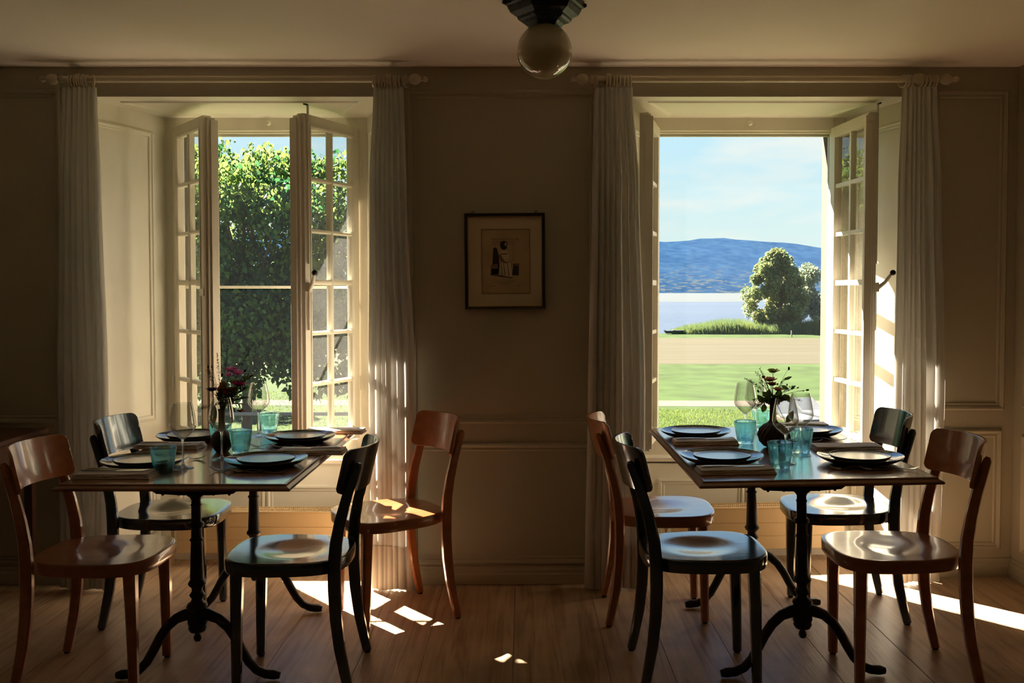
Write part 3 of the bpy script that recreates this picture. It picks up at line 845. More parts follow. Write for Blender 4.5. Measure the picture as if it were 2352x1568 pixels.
curtain([(ZT, 1.722, 1.880), (1.85, 1.708, 1.900), (.92, 1.704, 1.925), (.04, 1.700, 1.915)], 'grey linen curtain at the far right, right side of the right window', 7, 4, [(1.727, 25), (1.745, 12), (1.76, 8), (1.80, 30), (1.822, 10), (1.842, 6), (1.862, 4), (1.875, 0)], zbot=.045)

# ------------------------------------------------------------------ ceiling lamp
lamp = empty('ceiling_lamp', 'black stepped ceiling lamp with a round opal glass globe', 'lamp', M=Matrix.Translation((.075, 3.40, CH)))
def poly_lathe(mb, prof, n=6, rot=0.0):
    vs = []
    for r, z in prof:
        for i in range(n):
            a = 2 * PI * i / n + rot; vs.append((r * cos(a), r * sin(a), z))
    m_ = len(prof)
    fs = [(j * n + i, j * n + (i + 1) % n, (j + 1) * n + (i + 1) % n, (j + 1) * n + i) for j in range(m_ - 1) for i in range(n)] + [tuple(range(n)), tuple((m_ - 1) * n + i for i in range(n))[::-1]]
    return mb.add(vs, fs)
pm = MB(); poly_lathe(pm, [(.146, .0), (.146, -.022), (.136, -.026), (.134, -.034), (.124, -.050), (.104, -.060), (.100, -.063), (.098, -.072), (.090, -.078), (.072, -.084), (.058, -.098), (.056, -.112), (.050, -.112)], 6, math.radians(8))
pm.build('canopy', 'black_lamp', lamp, smooth=False, bevel=.002)
for k in range(6):
    a = math.radians(8 + 60 * k); MB().ball((.147 * cos(a), .147 * sin(a), -.013), .008).build('screw', 'black_lamp', lamp)
gp = [(max(.0005, .1 * sin(PI * j / 28)), -.182 - .1 * cos(PI * j / 28)) for j in range(29)]
MB().lathe(gp, 48, cap=False).build('globe', 'opal_glass', lamp, angle=180)

# ------------------------------------------------------------------ picture
pic = empty('framed_picture', 'small black framed engraving of a seated woman hung between the windows', 'picture', M=Matrix.Translation((-.088, WY, 1.528)) @ Matrix.Rotation(math.radians(-.5), 4, 'Y'))
PW, PH = .188, .224
def pbox(mb, x0, x1, z0, z1, y0, y1): return mb.box(x0, x1, y0, y1, z0, z1)
MB().ring(-PW, PW, -PH, PH, [(0, 0), (0, .022), (.003, .025), (.013, .022), (.015, .014)], 0).build('frame', 'frame_black', pic, smooth=False)
MB().ring(-PW + .0145, PW - .0145, -PH + .0145, PH - .0145, [(0, .010), (0, .016), (.0025, .015), (.003, .010)], 0).build('gilt_slip', 'gilt', pic, smooth=False)
MB().box(-PW + .01, PW - .01, -.010, -.004, -PH + .01, PH - .01).build('mat', 'mat_board', pic, smooth=False)
MB().box(-.108, .116, -.0108, -.0098, -.150, .148).build('print', 'print_paper', pic, smooth=False)
MB().ring(-.112, .120, -.154, .152, [(0, .0101), (.0012, .0106), (.002, .0101)], 0).build('mat_line', 'ink_light', pic, smooth=False)
MB().ring(-.108, .116, -.150, .148, [(0, .0108), (.0010, .0113), (.002, .0108)], 0).build('mat_line', 'ink', pic, smooth=False)
def flat(name, mat, poly, y=-.0112):
    MB().prism([(x, z) for x, z in poly], y, y + .0004, 'y').build(name, mat, drawing, smooth=False)
drawing = MB().box(-.068, .078, -.0111, -.0109, -.076, .108).build('drawing', 'print_paper', pic, smooth=False)
# engraved scene: mantel, standing child, seated woman in a long pale dress, small chest
for z, x1 in ((.106, .058), (.101, .055), (.092, .052), (.086, .050), (.078, .047)): flat('mantel_line', 'ink', [(-.061, z), (x1, z), (x1, z - .0012), (-.061, z - .0012)])
for x in (.034, .042): flat('mantel_line', 'ink_light', [(x, .076), (x + .0012, .076), (x + .0012, 0), (x, 0)])
flat('mantel_line', 'ink', [(.058, .106), (.068, .098), (.066, .097), (.055, .104)])
flat('dark_figure', 'ink', [(-.054, .06), (-.046, .066), (-.037, .06), (-.033, .045), (-.028, .02), (-.026, -.02), (-.030, -.058), (-.060, -.058), (-.058, 0), (-.056, .04)])
flat('chest', 'ink', [(-.066, -.02), (-.032, -.02), (-.030, -.062), (-.066, -.062)])
flat('chest', 'ink_light', [(-.064, -.014), (-.034, -.014), (-.034, -.034), (-.064, -.034)], -.0114)
flat('box_right', 'ink', [(.038, -.012), (.066, -.010), (.064, -.066), (.036, -.066)])
flat('box_right', 'ink_light', [(.040, -.014), (.064, -.012), (.064, -.022), (.040, -.022)], -.0114)
flat('hair', 'ink', [(-.020, .090), (-.008, .096), (.006, .094), (.012, .084), (.008, .06), (-.004, .052), (-.018, .06), (-.022, .076)])
flat('face', 'print_paper', [(.000, .088), (.007, .086), (.009, .078), (.004, .070), (-.001, .074)], -.0115)
flat('bodice', 'mat_board', [(-.018, .052), (.010, .052), (.016, .030), (.018, .012), (-.012, .006), (-.020, .026)], -.0113)
flat('sash', 'ink', [(-.018, .036), (.010, .036), (.010, .032), (-.018, .032)], -.0116)
flat('sleeve', 'ink_light', [(-.030, .028), (-.020, .034), (-.004, .004), (.010, -.004), (.030, .002), (.030, -.002), (.004, -.010), (-.020, -.002)], -.0116)
flat('skirt', 'mat_board', [(-.022, .006), (.012, .004), (.030, -.004), (.036, -.030), (.036, -.070), (-.006, -.074), (-.020, -.050), (-.024, -.010)], -.0113)
for dx in (0, .012, .030, .048): flat('fold_line', 'ink', [(-.020 + dx, -.004), (-.018 + dx, -.004), (-.010 + dx, -.068), (-.013 + dx, -.068)], -.0116)
flat('ground_line', 'ink', [(-.070, -.060), (-.02, -.066), (.036, -.076), (.036, -.079), (-.02, -.072), (-.070, -.063)], -.0117)
for z, a, b in ((-.094, -.048, .050), (-.104, -.028, .028), (-.115, -.072, -.040), (-.115, .058, .078)): MB().box(a, b, -.0116, -.0108, z - .0012, z + .0006).build('caption_line', 'ink_light', pic, smooth=False)
for s in (-1, 1): MB().tube([(s * .148 - .006, -.006, PH), (s * .148 - .004, -.006, PH + .010), (s * .148 + .004, -.006, PH + .010), (s * .148 + .006, -.006, PH)], .0016, 6).build('hanging_loop', 'dark_metal', pic)

# ------------------------------------------------------------------ side table at the far left
st = empty('side_table', 'dark wooden side table at the far left edge, behind the orange chair', 'table', M=Matrix.Translation((-2.47, 3.75, 0)))
MB().box(-.26, .255, -.60, .60, .725, .752).build('tabletop', 'dark_wood', st, smooth=False, bevel=.006, seg=3)
MB().box(-.22, .215, -.55, .55, .62, .725).build('apron', 'dark_wood', st, smooth=False, bevel=.002)
for sx in (-1, 1):
    for sy in (-1, 1):
        cx_, cy_ = sx * .185 - .0, sy * .555
        MB().add([(cx_ + a * w_, cy_ + b * w_, z) for z, w_ in ((0, .014), (.725, .022)) for a, b in ((-1, -1), (1, -1), (1, 1), (-1, 1))],
                 [(0, 3, 2, 1), (4, 5, 6, 7), (0, 1, 5, 4), (1, 2, 6, 5), (2, 3, 7, 6), (3, 0, 4, 7)]).build('leg', 'dark_wood', st, smooth=False, bevel=.002)

# ------------------------------------------------------------------ dining tables
def pedestal(parent, y):
    root = bpy.data.objects.new('pedestal', None)
    prof = [(.0005, .138), (.010, .142), (.0145, .153), (.011, .165), (.006, .170), (.012, .173), (.026, .177), (.032, .188), (.030, .200), (.034, .206), (.034, .222), (.029, .235),
            (.029, .255), (.033, .262), (.036, .269), (.033, .277), (.022, .284), (.019, .295), (.023, .301), (.0275, .308), (.023, .315), (.0185, .322), (.019, .334), (.027, .341), (.0315, .349), (.027, .358),
            (.0235, .364), (.0240, .372), (.0215, .44), (.0195, .500), (.0235, .503), (.0235, .508), (.0185, .513), (.0180, .548), (.0255, .553), (.0265, .559), (.0255, .565), (.0175, .571), (.0170, .625), (.0200, .630), (.0165, .636), (.0165, .648), (.022, .658), (.034, .668), (.036, .676)]
    col_ = MB().lathe(prof, 20).build('column', 'cast_iron', parent, angle=50)
    col_.name = 'pedestal'
    col_.matrix_basis = Matrix.Translation((0, y, 0))
    for s in (-1, 1):
        pts = [(.012, .240), (.040, .236), (.075, .222), (.108, .192), (.135, .152), (.158, .108), (.182, .066), (.210, .036), (.240, .023), (.272, .020), (.292, .017)]
        rad = [.026, .021, .0185, .0175, .0172, .017, .0165, .016, .0165, .0175, .012]
        MB().tube([(s * a, 0, b) for a, b in pts], rad, 10, flat=(.95, 1.0)).build('foot_arm', 'cast_iron', col_, angle=60)
    b = MB(); b.prism([(-.150, .690), (-.150, .682), (-.136, .672), (-.05, .667), (.05, .667), (.136, .672), (.150, .682), (.150, .690)], -.016, .016, 'y')
    for x in (-.118, -.062, .062, .118): b.ball((x, 0, .668), .006, 8, 4)
    b.build('bracket', 'cast_iron', col_, smooth=False)
    b = MB(); b.prism([(-.13, .728), (-.13, .690), (.13, .690), (.13, .728)], -.014, .014, 'y'); b.prism([(-.05, .728), (-.05, .702), (.05, .702), (.05, .728)], -.12, .12, 'y'); b.build('bracket', 'cast_iron', col_, smooth=False)
    return col_
def table(W, D, M, label, ys):
    r = empty('dining_table', label, 'table', 'bistro tables', M=M)
    w, d = W / 2, D / 2
    ew = .0235
    MB().box(-w + ew, w - ew, -d + ew, d - ew, .7285, .7499).build('top', 'table_wood', r, smooth=False)
    for sd in range(4):
        pr = [(.001, .7285), (-.001, .7325), (.001, .7370), (.006, .7400), (.0125, .7430), (.0160, .7490), (.0175, .7498), (.0195, .75), (ew - .0004, .75), (ew - .0004, .7285)]
        vs = []
        A = [((-1, -1), (1, -1)), ((1, -1), (1, 1)), ((1, 1), (-1, 1)), ((-1, 1), (-1, -1))][sd]
        for (sx, sy) in A:
            for i_, z in pr: vs.append((sx * (w - i_), sy * (d - i_), z))
        n = len(pr)
        MB().add(vs, [(i, (i + 1) % n, n + (i + 1) % n, n + i) for i in range(n)] + [tuple(range(n)), tuple(range(n, 2 * n))[::-1]]).build('edge_moulding', 'table_edge', r, smooth=False)
    MB().box(-.05, .05, ys[0], ys[1], .700, .728).build('under_bar', 'cast_iron', r, smooth=False)
    for y in ys: pedestal(r, y)
    return r
TL = table(.785, 1.225, pose(-1.163, 3.672), 'left brown wooden table with cast iron pedestals, set for four', (-.372, .330))
TR = table(.805, 1.240, pose(.993, 3.672), 'right brown wooden table with cast iron pedestals, set for four', (-.387, .345))

# ------------------------------------------------------------------ chairs
def chair_proto(mat):
    r = empty('dining_chair')
    # seat: squarish oval with a round dished hollow
    N = 72; SX, SY = .2200, .2050
    def outl(a):
        c_, s_ = cos(a), sin(a); p = 3.3
        q = (abs(c_) ** p + abs(s_) ** p) ** (-1 / p)
        x, y = SX * c_ * q, SY * s_ * q
        y *= 1 + .045 * (x / SX) - .035 * (1 - (x / SX)) * (x < 0) * abs(x / SX)
        return x, y
    rings = [0.0, .12, .24, .36, .46, .54, .60, .66, .74, .84, .93, .975, .992, 1.0]
    vs = []; zt = .455
    def dish(x, y):
        d = math.hypot((x + .012) / .142, y / .140)
        if d >= 1: return 0
        return -.0115 * (.5 + .5 * cos(PI * d)) ** .75
    for t in rings[1:]:
        for i in range(N):
            x, y = outl(2 * PI * i / N); z = zt + dish(x * t, y * t)
            if t > .98: z -= .0012
            if t == 1.0: z -= .0028
            vs.append((x * t, y * t, z))
    low = [(1.0, zt - .024), (.998, zt - .041), (.985, zt - .0455), (.90, zt - .0455)]
    for t, z in low:
        for i in range(N):
            x, y = outl(2 * PI * i / N); vs.append((x * t, y * t, z))
    m_ = len(rings) - 1 + len(low)
    fs = [(j * N + i, j * N + (i + 1) % N, (j + 1) * N + (i + 1) % N, (j + 1) * N + i) for j in range(m_ - 1) for i in range(N)]
    k = len(vs); vs.append((0, 0, zt + dish(0, 0))); fs += [(k, i, (i + 1) % N) for i in range(N)]
    fs.append(tuple((m_ - 1) * N + i for i in range(N)))
    MB().add(vs, fs).build('seat', mat, r, angle=50)
    # sabre rear legs running up into the back posts
    path = [(-.238, .008), (-.224, .07), (-.206, .16), (-.194, .26), (-.189, .36), (-.189, .44), (-.195, .52), (-.210, .60), (-.232, .68), (-.255, .745), (-.270, .785), (-.2735, .797)]
    secs = [(.031, .026), (.034, .027), (.037, .028), (.040, .029), (.042, .030), (.043, .030), (.041, .028), (.038, .026), (.035, .024), (.031, .023), (.027, .021), (.016, .014)]
    yo = [.190, .188, .186, .184, .183, .183, .181, .178, .174, .170, .167, .166]
    for s in (-1, 1):
        MB().sweep(path, secs, [s * y for y in yo], .006).build('rear_leg', mat, r, smooth=True, angle=28)
        MB().lathe([(.011, 0), (.012, .009)], 12, (-.238, s * .190, 0)).build('glide', 'rubber', r)
        p2 = [(.160, .008), (.159, .14), (.157, .28), (.154, .412)]
        s2 = [(.031, .031), (.034, .034), (.038, .038), (.043, .043)]
        MB().sweep(p2, s2, [s * .152, s * .153, s * .154, s * .154], .007).build('front_leg', mat, r, smooth=True, angle=28)
        MB().lathe([(.011, 0), (.012, .009)], 12, (.160, s * .152, 0)).build('glide', 'rubber', r)
    # moulded back board, curved round the sitter, corners rounded
    Rr = .285; half = .208; z0, z1 = .690, .846; NU, NV, T = 26, 12, .0125
    def edge(u):   # top / bottom limits along the board, rounded corners
        rc = .028; d = half - abs(u)
        k_ = 0 if d >= rc else rc - math.sqrt(max(0, rc * rc - (rc - d) ** 2))
        return z0 + k_, z1 - k_
    us = [-half * cos(PI * i / NU) for i in range(NU + 1)]
    def pt(u, z, off):
        a = u / Rr * 1.02; lean = -.036 * (z - z0) / (z1 - z0) - .006
        xc = -.262 + lean + Rr
        return (xc - (Rr + off) * cos(a), (Rr + off) * sin(a), z)
    for_ = []
    vs = []
    for off in (0, T):
        for u in us:
            a0, a1 = edge(u)
            for j in range(NV + 1): vs.append(pt(u, a0 + (a1 - a0) * j / NV, off))
    n1 = (NU + 1) * (NV + 1); q = NV + 1
    for i in range(NU):
        for j in range(NV):
            for_.append((i * q + j, (i + 1) * q + j, (i + 1) * q + j + 1, i * q + j + 1))
            for_.append((n1 + i * q + j, n1 + i * q + j + 1, n1 + (i + 1) * q + j + 1, n1 + (i + 1) * q + j))
        for j in (0, NV): for_.append((i * q + j, (i + 1) * q + j, n1 + (i + 1) * q + j, n1 + i * q + j))
    for i in (0, NU):
        for j in range(NV): for_.append((i * q + j, i * q + j + 1, n1 + i * q + j + 1, n1 + i * q + j))
    MB().add(vs, for_).build('backrest', mat, r, angle=40, bevel=.003, seg=2)
    return r
CHAIRS = {
    'black': [(-.840, 3.370, 180, 'black wooden chair at the front right of the left table, its back to the right'),
              (-1.502, 3.998, 2, 'black wooden chair at the window side of the left table, beside the far left curtain'),
              (.652, 3.368, 0, 'black wooden chair at the front left of the right table, nearest the room centre'),
              (1.343, 3.985, 175.5, 'black wooden chair at the window side of the right table, beside the far right curtain')],
    'orange': [(-1.515, 3.362, 0, 'orange-brown wooden chair at the front left of the left table, leftmost of all'),
               (-.583, 3.975, 211, 'orange-brown wooden chair turned askew beside the sunlit curtain, sun on its seat'),
               (.597, 3.998, -2, 'orange-brown wooden chair behind the black one, at the window end of the right table'),
               (1.322, 3.332, 178.5, 'orange-brown wooden chair at the front right of the right table, rightmost of all')]}
for key, spots in CHAIRS.items():
    p = chair_proto(key + '_wood')
    tag(p, cat='chair', group=key + ' bentwood dining chairs')
    for i, (x, y, a, lab) in enumerate(spots):
        if i == 0:
            bpy.context.view_layer.update(); first = (p, pose(x, y, 0, a), lab)
        else:
            copy_tree(p, pose(x, y, 0, a), lab)
    p.matrix_world = first[1]; p['label'] = first[2]

# ------------------------------------------------------------------ tableware
TZ = .7502
def put(x, y, dz=0.0, rz=0.0): return pose(x, y, TZ + dz, rz)
big = MB().lathe([(.0005, .0), (.090, .0), (.098, .002), (.128, .011), (.146, .0215), (.1495, .0265), (.1485, .0285), (.1440, .0255), (.120, .0150), (.094, .0085), (.0005, .0075)], 64, cap=False)
bigo = big.build('dinner_plate', 'plate_glaze', angle=50); tag(bigo, cat='plate', group='large glossy black dinner plates')
def small_plate():
    r = empty('side_plate', cat='plate', group='small grey speckled plates')
    MB().lathe([(.0005, .0), (.070, .0), (.090, .004), (.102, .0115), (.1065, .0185), (.1065, .0205), (.1045, .0208), (.1028, .0185), (.1028, .0160), (.0980, .0100), (.0005, .0090)], 64, cap=False).build('body', 'plate_rim', r, angle=50)
    MB().lathe([(.0005, .0140), (.030, .0140), (.060, .0140), (.085, .0141), (.094, .0146), (.0995, .0160), (.1028, .0186), (.1030, .0150), (.0980, .0110), (.0005, .0110)], 64, cap=False).build('glazed_top', 'plate_matte', r, angle=40)
    return r
smallo = small_plate()
PL = [(-.944, 3.416, 'front right place of the left table'), (-.950, 3.962, 'window-side right place of the left table'), (-1.384, 3.396, 'front left place of the left table'), (-1.418, 3.992, 'window-side left place of the left table'),
      (.739, 3.406, 'front left place of the right table'), (.755, 4.012, 'window-side left place of the right table'), (1.226, 3.991, 'window-side right place of the right table'), (1.224, 3.350, 'front right place of the right table')]
for i, (x, y, lab) in enumerate(PL):
    if i:
        copy_tree(bigo, put(x, y), 'large glossy black plate at the ' + lab)
        copy_tree(smallo, put(x, y, .0088), 'small grey speckled plate on the black plate, ' + lab)
bigo.matrix_world = put(PL[0][0], PL[0][1]); bigo['label'] = 'large glossy black plate at the ' + PL[0][2]
smallo.matrix_world = put(PL[0][0], PL[0][1], .0088); smallo['label'] = 'small grey speckled plate on the black plate, ' + PL[0][2]

def flute(a, z):
    return 1 + (.030 * cos(9 * a)) * max(0, min(1, (z - .012) / .02)) * max(0, min(1, (.080 - z) / .012))
tum = MB().lathe([(.0005, .0), (.028, .0), (.0315, .002), (.0325, .008), (.0345, .022), (.0385, .048), (.0425, .074), (.0450, .088), (.0453, .0915), (.0440, .0925), (.0428, .0905), (.0405, .074), (.0362, .048), (.0322, .024), (.0300, .0135), (.020, .0115), (.0005, .0110)], 72, flute=flute, twist=0.0, cap=False)
tumo = tum.build('tumbler', 'turquoise_glass', angle=60); tag(tumo, cat='glass', group='turquoise fluted tumblers')
TB = [(-1.262, 3.262, 0, 'turquoise tumbler nearest the front left plate, left table'), (-1.250, 3.842, 10, 'turquoise tumbler behind the vase on the left table'), (-1.116, 3.672, 20, 'turquoise tumbler right of the vase on the left table'), (-1.145, 4.195, 5, 'turquoise tumbler by the window on the left table, beside the wine glass'),
      (.919, 3.804, 15, 'turquoise tumbler left of the ribbed vase on the right table'), (.918, 3.275, 8, 'turquoise tumbler nearest the front edge of the right table'), (1.079, 3.574, 22, 'turquoise tumbler right of the ribbed vase on the right table'), (1.075, 4.150, 2, 'pale turquoise tumbler by the window on the right table, behind the bouquet')]
for i, (x, y, a, lab) in enumerate(TB):
    if i: copy_tree(tumo, put(x, y, 0, a), lab)
tumo.matrix_world = put(TB[0][0], TB[0][1]); tumo['label'] = TB[0][3]

def wine_glass():
    r = empty('wine_glass', cat='glass', group='clear stemmed wine glasses')
    MB().lathe([(.0045, .104), (.010, .107), (.020, .115), (.032, .127), (.0425, .140), (.0462, .149), (.0468, .156), (.0455, .170), (.0420, .195), (.0375, .218), (.0335, .2345), (.0330, .2355), (.0325, .2345), (.0365, .218), (.0410, .195), (.0445, .170), (.0458, .156), (.0452, .150), (.0415, .1412), (.031, .1284), (.019, .1166), (.009, .1090), (.0005, .1075)], 56, cap=False).build('bowl', 'thin_glass', r, angle=80)
    MB().lathe([(.0005, 0), (.036, 0), (.0375, .0012), (.036, .0022), (.020, .0045), (.009, .0085), (.0048, .015), (.0036, .028), (.0033, .060), (.0038, .090), (.0055, .102), (.0085, .1075), (.0005, .109)], 40, cap=False).build('stem', 'clear_glass', r, angle=80)
    return r
wg = wine_glass()
WG = [(-1.228, 3.355, 'wine glass standing behind the nearest tumbler, leftmost on the left table'), (-1.146, 3.535, 'wine glass in front of the vase on the left table'), (-1.165, 4.100, 'wine glass nearest the window on the left table'),
      (.950, 3.930, 'wine glass behind the tumbler left of the ribbed vase, right table'), (.957, 3.350, 'wine glass behind the frontmost tumbler on the right table'), (1.058, 3.505, 'wine glass right of the ribbed vase, between two tumblers'), (1.030, 4.080, 'wine glass nearest the window on the right table, behind the bouquet')]
for i, (x, y, lab) in enumerate(WG):
    if i: copy_tree(wg, put(x, y), lab)
wg.matrix_world = put(WG[0][0], WG[0][1]); wg['label'] = WG[0][2]

# napkins, knives, forks -------------------------------------------------
def napkin_mesh(L=.262, Wd=.108, T=.020):
    m = MB(); n = 14
    # folded cloth: three layers, rolled front fold, slightly uneven
    for k, (a, t0, t1) in enumerate(((0, 0, .0062), (.004, .0064, .0125), (.009, .0127, .0180))):
        prof = []
        h = (t1 - t0) / 2; y0, y1 = -Wd / 2 + a * .3, Wd / 2 - a
        for j in range(7): q = PI / 2 + PI * j / 6; prof.append((y0 + h + h * cos(q), (t0 + t1) / 2 - h * -sin(q) * 1.0))
        prof = [(y0 + h - h * sin(PI * j / 6), (t0 + t1) / 2 - h * cos(PI * j / 6)) for j in range(7)]
        prof += [(y1 - h + h * sin(PI * j / 6), (t0 + t1) / 2 + h * cos(PI * j / 6)) for j in range(7)]
        vs = []; N = len(prof); S = 10
        for s in range(S + 1):
            x = (-L / 2 + a * .6) + (L - a * 1.4) * s / S
            for (y, z) in prof: vs.append((x + y * .02, y + .0015 * sin(5 * x * 9 + k), max(0, z + .0009 * sin(x * 31 + k * 2) * (z > .004))))
        fs = [(s * N + i, s * N + (i + 1) % N, (s + 1) * N + (i + 1) % N, (s + 1) * N + i) for s in range(S) for i in range(N)]
        fs += [tuple(range(N)), tuple(S * N + i for i in range(N))[::-1]]
        m.add(vs, fs)
    return m
nap = napkin_mesh().build('napkin', 'napkin_linen', angle=50); tag(nap, cat='napkin', group='folded grey linen napkins')
def knife():
    r = empty('table_knife', cat='knife', group='steel table knives on the napkins')
    MB().tube([(-.105, 0, .003), (-.09, 0, .0045), (-.04, 0, .0045), (0, 0, .0035), (.012, 0, .003)], [.003, .0048, .0042, .0032, .0026], 10, flat=(1.35, .8)).build('handle', 'steel', r)
    b = MB(); pts = [(.010, -.004), (.03, -.0085), (.09, -.0095), (.108, -.007), (.116, .001), (.10, .004), (.03, .0045), (.010, .004)]
    b.prism(pts, .0022, .0034); b.build('blade', 'steel', r, smooth=False)
    return r
def fork():
    r = empty('table_fork', cat='fork', group='steel table forks beside the plates')
    zc = [(-.105, .0105), (-.090, .0045), (-.070, .0022), (-.045, .0045), (-.015, .0100), (.010, .0125), (.032, .0085), (.046, .0035), (.055, .0028)]
    w = [.0050, .0062, .0056, .0040, .0028, .0026, .0034, .0075, .0110]
    vs = []
    for (x, z), q in zip(zc, w): vs += [(x, -q, z), (x, q, z), (x, q, z + .0018), (x, -q, z + .0018)]
    fs = [(k * 4 + i, k * 4 + (i + 1) % 4, (k + 1) * 4 + (i + 1) % 4, (k + 1) * 4 + i) for k in range(len(zc) - 1) for i in range(4)] + [(3, 2, 1, 0), tuple((len(zc) - 1) * 4 + i for i in range(4))]
    MB().add(vs, fs).build('handle', 'steel', r, angle=50)
    for k in range(4):
        y = -.0088 + .00587 * k
        pts = [(.054, .0038), (.068, .0040), (.084, .0090), (.098, .0170)]
        MB().tube([(a, y * (1 - .1 * (a - .054) / .05), b) for a, b in pts], [.0016, .0015, .0013, .0007], 6).build('tine', 'steel', r)
    return r
kn, fk = knife(), fork()
NP = [(-1.400, 3.203, 0, 'front left of the left table, nearest the edge'), (-1.442, 3.802, 0, 'left table, window-side left place'), (-.835, 3.668, 180, 'left table, front right place, beyond the plate'), (-.850, 4.200, 180, 'left table, window-side right place, at the corner'),
      (.742, 3.212, 0, 'right table, front left corner'), (.756, 3.822, 0, 'right table, window-side left place'), (1.268, 3.622, 176, 'right table, front right place, beyond the plate'), (1.255, 4.215, 180, 'right table, window-side right place, beyond the plate')]
first_ = None
for i, (x, y, a, lab) in enumerate(NP):
    M1 = put(x, y, 0, a + (-1.5 if i % 2 else 1.2)); M2 = put(x - .012 * cos(math.radians(a)), y - .008, .0192, a + 2); M3 = put(x - .006 * cos(math.radians(a)), y + .014, .0192, a - 1)
    if i:
        copy_tree(nap, M1, 'folded grey linen napkin, ' + lab)
        if i in (1, 2, 4, 5): copy_tree(kn, M2, 'steel knife lying on the napkin, ' + lab)
        if i in (4,): pass
    else:
        first_ = (M1, M2, lab)
        copy_tree(kn, M3, 'rear steel knife of two on the frontmost napkin, left table')
nap.matrix_world = first_[0]; nap['label'] = 'folded grey linen napkin, ' + first_[2]
kn.matrix_world = first_[1]; kn['label'] = 'front steel knife of two on the frontmost napkin, left table'
FK = [(-1.018, 3.283, 168, 0, 'steel fork, left one before the front right plate, left table'), (-.938, 3.262, 172, .0012, 'steel fork, right one before the front right plate, left table'),
      (-1.030, 3.800, 170, 0, 'steel fork, left one before the window-side right plate, left table'), (-.935, 3.790, 174, .0012, 'steel fork, right one before the window-side right plate, left table'),
      (-1.300, 3.535, -6, 0, 'steel fork lying behind the front left plate, left table'),
      (.790, 3.562, -5, 0, 'steel fork lying behind the front left plate, right table'), (.800, 4.172, -5, 0, 'steel fork lying behind the window-side left plate, right table'),
      (1.165, 3.212, 170, 0, 'steel fork, left one before the front right plate, right table'), (1.262, 3.196, 173, .0012, 'steel fork, right one before the front right plate, right table'),
      (1.130, 3.822, 170, 0, 'steel fork, left one before the window-side right plate, right table'), (1.235, 3.832, 172, .0012, 'steel fork, right one before the window-side right plate, right table')]
for i, (x, y, a, dz, lab) in enumerate(FK):
    if i: copy_tree(fk, put(x, y, dz, a), lab)
fk.matrix_world = put(FK[0][0], FK[0][1], 0, FK[0][2]); fk['label'] = FK[0][4]

# vases and bouquets -------------------------------------------------
def vase(name, label, x, y, Rm, hb, ribs, twist, neck):
    pr = [(.0005, .002), (.022, 0), (Rm * .62, .006), (Rm * .88, hb * .25), (Rm, hb * .50), (Rm * .90, hb * .75), (Rm * .60, hb * .93), (Rm * .36, hb), (.0135, hb + .012), (.0125, neck - .012), (.0155, neck), (.0120, neck - .001), (.0105, neck - .02), (.0105, hb + .01), (.0005, hb)]
    fine = []
    for (a, b) in zip(pr[:-1], pr[1:]):
        for t in (0, .34, .67): fine.append((a[0] + (b[0] - a[0]) * t, a[1] + (b[1] - a[1]) * t))
    fine.append(pr[-1])
    o = MB().lathe(fine, 120, flute=lambda a, z: 1 + ribs * (abs(cos(9 * a)) - .6) * (z < hb * 1.02), twist=twist, cap=False).build(name, 'vase_ceramic', angle=70)
    return tag(o, label, 'vase', M=put(x, y))
vase('vase', 'round dark brown vase with slender neck in the middle of the left table', -1.199, 3.702, .044, .088, .02, 0, .170)
vase('vase', 'dark ribbed squat vase with slender neck in the middle of the right table', 1.006, 3.705, .060, .098, .10, 9.0, .178)

def petals(c, r, n, seed, up=.35):
    rnd = random.Random(seed); m = MB()
    for k in range(n):
        a = 2 * PI * k / n * 2.4 + rnd.uniform(-.3, .3); t = k / n
        tilt = .25 + 1.0 * t; L = r * (.55 + .5 * t); w = r * .42
        d = Vector((cos(a) * sin(tilt), sin(a) * sin(tilt), cos(tilt))); s = Vector((-sin(a), cos(a), 0)); nn = d.cross(s)
        b = Vector(c)
        pts = []
        for u in range(5):
            uu = u / 4; ww = w * sin(PI * min(.93, uu * .8 + .14)) ; ctr = b + d * L * uu + nn * (-.25 * L * uu * uu) + nn * rnd.uniform(-.05, .05) * r
            for v in (-1, 0, 1): pts.append(ctr + s * ww * v + nn * (.10 * r) * (1 - abs(v)))
        m.add(pts, [(u * 3 + v, u * 3 + v + 1, (u + 1) * 3 + v + 1, (u + 1) * 3 + v) for u in range(4) for v in range(2)])
    return m
def leaf_mesh(base, tip, w, droop=.15):
    b, t = Vector(base), Vector(tip); d = t - b; L = d.length; d.normalize()
    s = d.cross(Vector((0, 1, .3))).normalized(); nn = d.cross(s)
    pts = []
    for u in range(7):
        uu = u / 6; ww = w * (sin(PI * uu) ** .8) * (1.1 - .35 * uu)
        ctr = b + d * L * uu + nn * (-droop * L * (uu * uu))
        for v in (-1, 0, 1): pts.append(ctr + s * ww * v + nn * ww * .35 * abs(v))
    return [tuple(p) for p in pts], [(u * 3 + v, u * 3 + v + 1, (u + 1) * 3 + v + 1, (u + 1) * 3 + v) for u in range(6) for v in range(2)]
